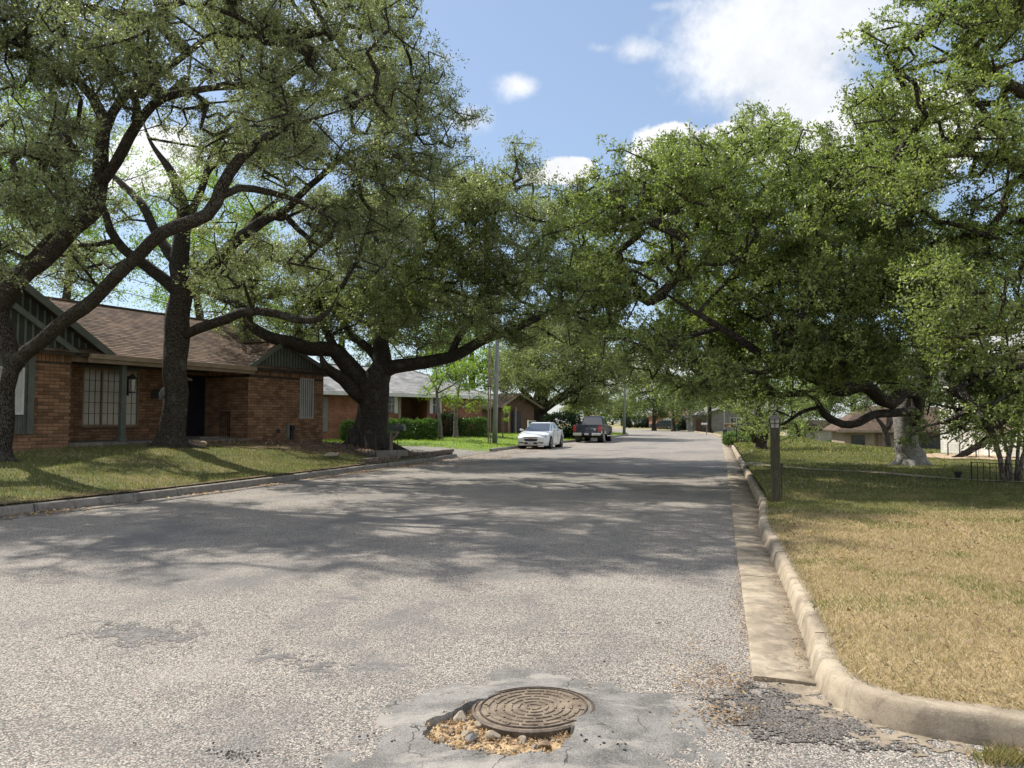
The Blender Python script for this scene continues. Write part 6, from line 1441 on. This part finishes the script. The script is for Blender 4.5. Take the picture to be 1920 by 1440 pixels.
# --- hedges and shrubs
def hedge(name, label, c, size, rz, n, lm, leaf, seed, cat='hedge'):
    """clipped bush: leaves through an uneven box-shaped volume over woody stems"""
    rg = np.random.default_rng(seed); sx, sy, sz = size
    root = empty(name, c, rz, label, cat)
    P = rg.uniform(-1, 1, (n, 3)); k = np.max(np.abs(P), 1); P = P / k[:, None] * (k ** .35)[:, None]
    P = P / (np.sum(np.abs(P) ** 4, 1) ** .25 / np.maximum(np.max(np.abs(P), 1), 1e-6))[:, None]
    lump = 1 + .22 * (vnoise(P[:, 0] * sx * 2.2 + seed, P[:, 1] * sy * 2.2 + P[:, 2] * 2.0) - .5) * 2
    P = P * lump[:, None] * np.array([sx / 2, sy / 2, sz / 2]) + np.array([0, 0, sz / 2])
    P = P[P[:, 2] > .02]
    V_, F_, t_ = leaves(P, np.full(len(P), .06), 2, leaf, leaf * .55, rg, True)
    mesh_np('foliage', V_, F_, lm, root, fv=t_)
    for i in range(max(3, int(sx * 2))):
        x = -sx / 2 + (i + .5) * sx / max(3, int(sx * 2))
        MB().cyl((x, 0, -.1), (x + rg.uniform(-.1, .1), rg.uniform(-.1, .1), sz * .75), .02, .008, 6).build('stem', M_twig, root)
    return root
M_hedge = leaf_mat('hedge_leaf', (0.05, 0.10, 0.02), (0.15, 0.24, 0.05), .3, .4, .5, (1.2, 1.4, .5))
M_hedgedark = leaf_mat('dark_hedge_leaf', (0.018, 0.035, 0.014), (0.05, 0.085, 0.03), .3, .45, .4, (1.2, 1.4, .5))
def hw(px, py, D, z): q = W(px, py, D); return (q.x, q.y, z)
hedge('hedge', 'clipped green hedge under the shuttered window right of the oak', hw(768, 800, 42.5, .42), (3.4, 1.1, 1.15), R(30), 7000, M_hedge, .12, 1)
hedge('hedge', 'green hedge behind the oak trunk at the brick wall', hw(662, 800, 40.0, .42), (1.1, .9, 1.1), R(30), 2200, M_hedge, .12, 2)
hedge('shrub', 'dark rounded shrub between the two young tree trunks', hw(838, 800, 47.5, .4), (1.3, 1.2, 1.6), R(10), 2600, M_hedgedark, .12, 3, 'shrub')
hedge('hedge', 'green hedge right of the young trees before the brick house', hw(885, 800, 48.5, .4), (1.9, 1.1, 1.3), R(25), 3600, M_hedge, .12, 4)
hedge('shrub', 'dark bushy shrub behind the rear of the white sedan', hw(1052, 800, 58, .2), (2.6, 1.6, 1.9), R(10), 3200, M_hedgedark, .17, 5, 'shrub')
hedge('shrub', 'low flowering bush at the foot of the brown mailbox', hw(1390, 838, 44, .1), (2.2, 1.3, .75), R(10), 3200, M_hedge, .11, 6, 'shrub')
hedge('shrub', 'small dark bush left of the beige house corner', hw(1600, 850, 50, -1.35), (1.8, 1.0, .8), 0, 2000, M_hedgedark, .12, 7, 'shrub')
hedge('shrub', 'dark bush right of the forked tree at the beige house', hw(1690, 850, 52, -1.4), (2.6, 1.0, .9), 0, 2600, M_hedgedark, .12, 8, 'shrub')
hedge('shrub', 'green bush beside the small white brick house', hw(1572, 830, 74, -1.6), (2.2, 1.2, 1.2), 0, 1600, M_hedge, .17, 9, 'shrub')
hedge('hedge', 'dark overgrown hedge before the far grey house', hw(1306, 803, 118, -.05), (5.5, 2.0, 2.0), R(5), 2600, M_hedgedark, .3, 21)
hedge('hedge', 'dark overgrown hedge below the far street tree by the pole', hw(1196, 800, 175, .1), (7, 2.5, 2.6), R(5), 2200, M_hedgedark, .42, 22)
# wheelie bins far away
for k, (px, lb) in enumerate(((1268, 'teal wheeled bin at the far kerb, the one nearer the SUV'), (1277, 'teal wheeled bin at the far kerb, the one nearer the grey house'))):
    q = W(px, 803, 128); o = empty('wheeled_bin', (q.x, q.y, 0.0), R(10 + 8 * k), lb, 'bin')
    M_bin = MATS.get('teal_bin') or mat('teal_bin', (0.03, 0.13, 0.12), .5, (.04, .16, .15), 3)
    MB().loft([[(sx * s_, sy * s_, z) for sx, sy in ((1, 1), (-1, 1), (-1, -1), (1, -1))] for s_, z in ((.24, .06), (.32, .95))]).build('body', M_bin, o); MB().box(-.35, .35, -.36, .34, .95, 1.02).build('lid', M_bin, o)
    MB().cyl((-.3, .3, .1), (.3, .3, .1), .1, .1, 12).build('wheel', M_tyre, o)

# ================================================================== manhole, stones, litter
M_rust = mat('rusty_iron', (0.13, 0.098, 0.07), 0.75, (0.25, 0.20, 0.145), 9, fine=(90, .3), bump=(60, .4, .004), spec=.35, metal=.15)
M_rustdark = mat('dark_iron', (0.075, 0.058, 0.045), 0.6, (0.13, 0.10, 0.075), 10, fine=(60, .3), spec=.4, metal=.3)
mh = empty('manhole_cover', (COVER.x, COVER.y, 0.030), 0.3, 'round rusty cast-iron manhole cover in the foreground asphalt', 'manhole cover')
mh.rotation_euler = (R(-1.2), R(-1.5), .3)
def ringpts(r_, z, n=72): return [(r_ * math.cos(2 * math.pi * i / n), r_ * math.sin(2 * math.pi * i / n), z) for i in range(n)]
MB().loft([ringpts(.298, -.03), ringpts(.300, -.004), ringpts(.296, 0)]).build('cover_plate', M_rust, mh)
MB().loft([ringpts(.270, .001), ringpts(.272, .007), ringpts(.278, .007), ringpts(.280, .001)], cap=False).build('inner_rim', M_rustdark, mh)
MB().loft([ringpts(.301, -.10), ringpts(.318, -.10), ringpts(.318, -.002), ringpts(.303, .002), ringpts(.301, -.02)], cap=False).build('frame_ring', M_rustdark, mh)
for r_, n, w in ((.235, 14, .016), (.195, 12, .016), (.155, 10, .015), (.115, 8, .015), (.075, 6, .014), (.036, 3, .014)):
    for k in range(n):
        a0 = 2 * math.pi * (k + .12 * (n % 3)) / n; a1 = a0 + 2 * math.pi / n * .82
        rw_ = []
        for t_ in np.linspace(a0, a1, 7): rw_.append([((r_ + o_) * math.cos(t_), (r_ + o_) * math.sin(t_), z) for o_, z in ((-w / 2, -.001), (-w / 2 + .003, .006), (w / 2 - .003, .006), (w / 2, -.001))])
        MB().loft(rw_).build('raised_rib', M_rust, mh)
for k in range(10):
    a = 2 * math.pi * k / 10 + .1
    MB().bar((math.cos(a) * .240, math.sin(a) * .240, .0025), (math.cos(a) * .262, math.sin(a) * .262, .0025), .012, .006).build('raised_bar', M_rust, mh)
def zhole(x, y):
    i_ = int(np.clip((y - 2.6) / hs, 0, hz.shape[0] - 1)); j_ = int(np.clip((x + 1.05) / hs, 0, hz.shape[1] - 1)); return float(hz[i_, j_])
STN = [(863, 1360, .050, 'r', 'largest pale stone at the back of the pothole'), (846, 1378, .030, 's', 'brown round stone left of centre in the pothole'), (873, 1385, .036, 'r', 'pale flat stone under the largest one in the pothole'), (898, 1373, .030, 'r', 'small cream stone close to the manhole rim'),
       (925, 1395, .046, 'r', 'white angular stone in the middle of the pothole'), (947, 1386, .030, 's', 'tan round stone by the middle of the manhole edge'), (882, 1397, .042, 'g', 'grey flat stone at the front of the pothole'), (1021, 1412, .044, 's', 'brown stone at the front right end of the pothole'), (1022, 1384, .028, 'g', 'dark grey stone under the right side of the cover'), (980, 1400, .030, 'r', 'pale stone just in front of the cover'), (1003, 1413, .022, 'g', 'small dark stone beside the brown one'), (826, 1392, .026, 'r', 'small pale stone at the left end of the pothole')]
MR = {'r': M_rock, 's': M_rock2, 'g': M_rock3}
for k, (px, py, s_, c, lb) in enumerate(STN):
    q = G(px, py, -.03); o = tag(bpy.data.objects.new('stone', rock_data('stone', 200 + k, MR[c], 3)), lb, 'stone')
    COL.objects.link(o); s_ *= .92; o.location = (q.x, q.y, zhole(q.x, q.y) + s_ * .24); o.scale = (s_, s_ * .8, s_ * .66); o.rotation_euler = (rng.uniform(-.4, .4), rng.uniform(-.4, .4), rng.uniform(0, 6))
def scatter_rocks(name, label, pts, sizes, material, cat):
    me0 = rock_data('tmp', 7, material, 1); b0 = np.array([v_.co[:] for v_ in me0.vertices]); f0 = np.array([p.vertices[:] for p in me0.polygons])
    Vs, Fs = [], []
    for i_, (p, s_) in enumerate(zip(pts, sizes)):
        a = rng.uniform(0, 6.28); Rm = np.array([[math.cos(a), -math.sin(a), 0], [math.sin(a), math.cos(a), 0], [0, 0, 1]])
        Vs.append((b0 * np.array([1, rng.uniform(.6, 1), rng.uniform(.5, .9)]) * s_) @ Rm.T + np.array(p)); Fs.append(f0 + i_ * len(b0))
    bpy.data.meshes.remove(me0)
    return tag(mesh_np(name, np.concatenate(Vs), np.concatenate(Fs), material), label, cat, kind='stuff')
hx_, hy_ = rng.uniform(-.5, .45, 1500), rng.uniform(3.2, 4.1, 1500); k = in_poly(hx_, hy_, HOLE) & (np.hypot(hx_ - COVER.x, hy_ - COVER.y) > .29); hx_, hy_ = hx_[k], hy_[k]
sz_ = rng.uniform(.004, .014, len(hx_)); scatter_rocks('gravel', 'loose gravel lying in the pothole', [(x, y, zhole(x, y) + s_ * .3) for x, y, s_ in zip(hx_, hy_, sz_)], sz_, M_rock, 'gravel')
k2 = rng.integers(0, len(hx_), 900)
# broken asphalt crumbs
cr = []
for px, py, sp_, n in ((440, 1412, 26, 46), (1235, 1168, 3, 5), (1137, 1240, 3, 3), (860, 1345, 22, 30), (1150, 1400, 30, 14), (1330, 1243, 4, 4), (262, 1395, 6, 3), (700, 1380, 30, 8), (1560, 1330, 60, 30), (1480, 1255, 20, 20)):
    for _ in range(n): cr.append(G(px + rng.normal() * sp_, py + rng.normal() * sp_ * .28))
sz_ = rng.uniform(.003, .011, len(cr)); scatter_rocks('asphalt_crumbs', 'dark crumbs of broken asphalt scattered on the road', [(p.x, p.y, (zhole(p.x, p.y) if math.hypot(p.x - PATCH.x, p.y - PATCH.y) < .7 else 0) + s_ * .2) for p, s_ in zip(cr, sz_)], sz_, M_rock3 if False else mat('asphalt_crumb', (0.055, 0.052, 0.05), .95, (.12, .112, .105), 30), 'debris')
# leaf litter
M_litter = leaf_mat('dry_leaf', (0.24, 0.13, 0.055), (0.56, 0.40, 0.21), .15, .7, .2, (1.1, .9, .6))
M_litter2 = leaf_mat('brown_leaf', (0.12, 0.07, 0.04), (0.38, 0.27, 0.17), .15, .7, .2, (1.1, .9, .6))
def litter(name, label, X, Y, Z, L, mats, up=.25):
    n = len(X); a = rng.uniform(0, 6.28, n); l_ = L * rng.uniform(.5, 1.3, n); ti = rng.normal(size=n) * up
    P = np.stack([X, Y, Z + .006], 1); ax_ = np.stack([np.cos(a), np.sin(a), ti], 1); sd = np.stack([-np.sin(a), np.cos(a), rng.normal(size=n) * up], 1)
    V_ = np.stack([P - ax_ * l_[:, None] * .5, P - sd * l_[:, None] * .24 + np.array([0, 0, .004]), P + ax_ * l_[:, None] * .5, P + sd * l_[:, None] * .24], 1).reshape(-1, 3)
    V_[:, 2] = np.maximum(V_[:, 2], np.repeat(Z, 4) + .001)
    return tag(mesh_np(name, V_, np.arange(n * 4).reshape(-1, 4), mats, fv=rng.random(n), mi=rng.integers(0, len(mats), n) if isinstance(mats, list) else None), label, 'leaf litter', kind='stuff')
pp = []
for px, py, sx, sy, n in ((1388, 1120, 10, 36, 240), (1345, 1272, 48, 20, 460), (1352, 1342, 40, 13, 240), (1400, 1180, 8, 16, 90), (1390, 1060, 8, 30, 110), (1300, 1215, 40, 12, 60), (1475, 1130, 8, 40, 120), (1455, 1060, 8, 30, 110), (1500, 1215, 12, 30, 110), (1885, 1415, 30, 14, 160), (1180, 1200, 160, 60, 26), (1410, 890, 20, 14, 60)):
    for _ in range(n): q = G(px + rng.normal() * sx, py + rng.normal() * sy); pp.append(q)
q_ = np.array([tuple(p) for p in pp]); litter('leaf_litter', 'orange brown oak litter along the gutter edge', q_[:, 0], q_[:, 1], np.full(len(q_), .0), .021, [M_litter, M_litter2])
X, Y = hx_[k2] + rng.normal(size=900) * .012, hy_[k2] + rng.normal(size=900) * .012; litter('straw_litter', 'golden straw bits in the pothole', X, Y, np.array([zhole(x, y) for x, y in zip(X, Y)]) + .004, .016, M_litter, .5)
n = 900; X = rng.uniform(1.8, 9, n); Y = rng.uniform(3.3, 11, n); k = okR(X, Y); X, Y = X[k], Y[k]; litter('fallen_leaves', 'dry brown leaves strewn over the tan lawn', X, Y, zR(X, Y) + .022, .05, M_litter2, .5)
n = 2600; Y = rng.uniform(11, 31, n); X = XL(Y) + np.abs(rng.normal(size=n)) * .30 + .02; k = (rng.random(n) < .15 + .85 * (fbm(Y * .9, Y * 0 + 4) > .52)); X, Y = X[k], Y[k]
litter('fallen_leaves', 'pale leaves drifted against the left kerb', X, Y, np.full(len(X), .004), .075, M_litter)
n = 5200; X = rng.uniform(-13, -2.6, n); Y = rng.uniform(21, 31.3, n); k = (Y > 23.6 + (X + 10) * .60) & (X < XL(Y) - .5); X, Y = X[k], Y[k]; litter('leaf_litter', 'brown leaves and bark covering the mulch bed', X, Y, zL(X, Y) + .045, .11, M_litter2, .5)
n = 1600; Y = rng.uniform(24, 48, n); X = XL(Y) + rng.uniform(.1, 2.0, n) ** 1.3; litter('fallen_leaves', 'leaf scraps on the shaded street by the driveway', X, Y, np.full(n, .006), .08, M_litter)
# a weed tuft at the lower right corner of the kerb
tw = G(1885, 1424); X = rng.normal(tw.x, .06, 500); Y = rng.normal(tw.y, .035, 500); a = rng.uniform(0, 6.28, 500); h_ = rng.uniform(.02, .07, 500)
V_ = np.stack([np.stack([X - .003, Y, X * 0 - .005], 1), np.stack([X + .003, Y, X * 0 - .005], 1), np.stack([X + np.cos(a) * h_ * .7, Y + np.sin(a) * h_ * .7, h_], 1)], 1).reshape(-1, 3)
tag(mesh_np('weed_tuft', V_, np.arange(1500).reshape(-1, 3), [M_gdry, M_ggrn], fv=rng.random(500), mi=(rng.random(500) < .5)), 'tuft of weeds at the corner kerb', 'weeds', kind='stuff')
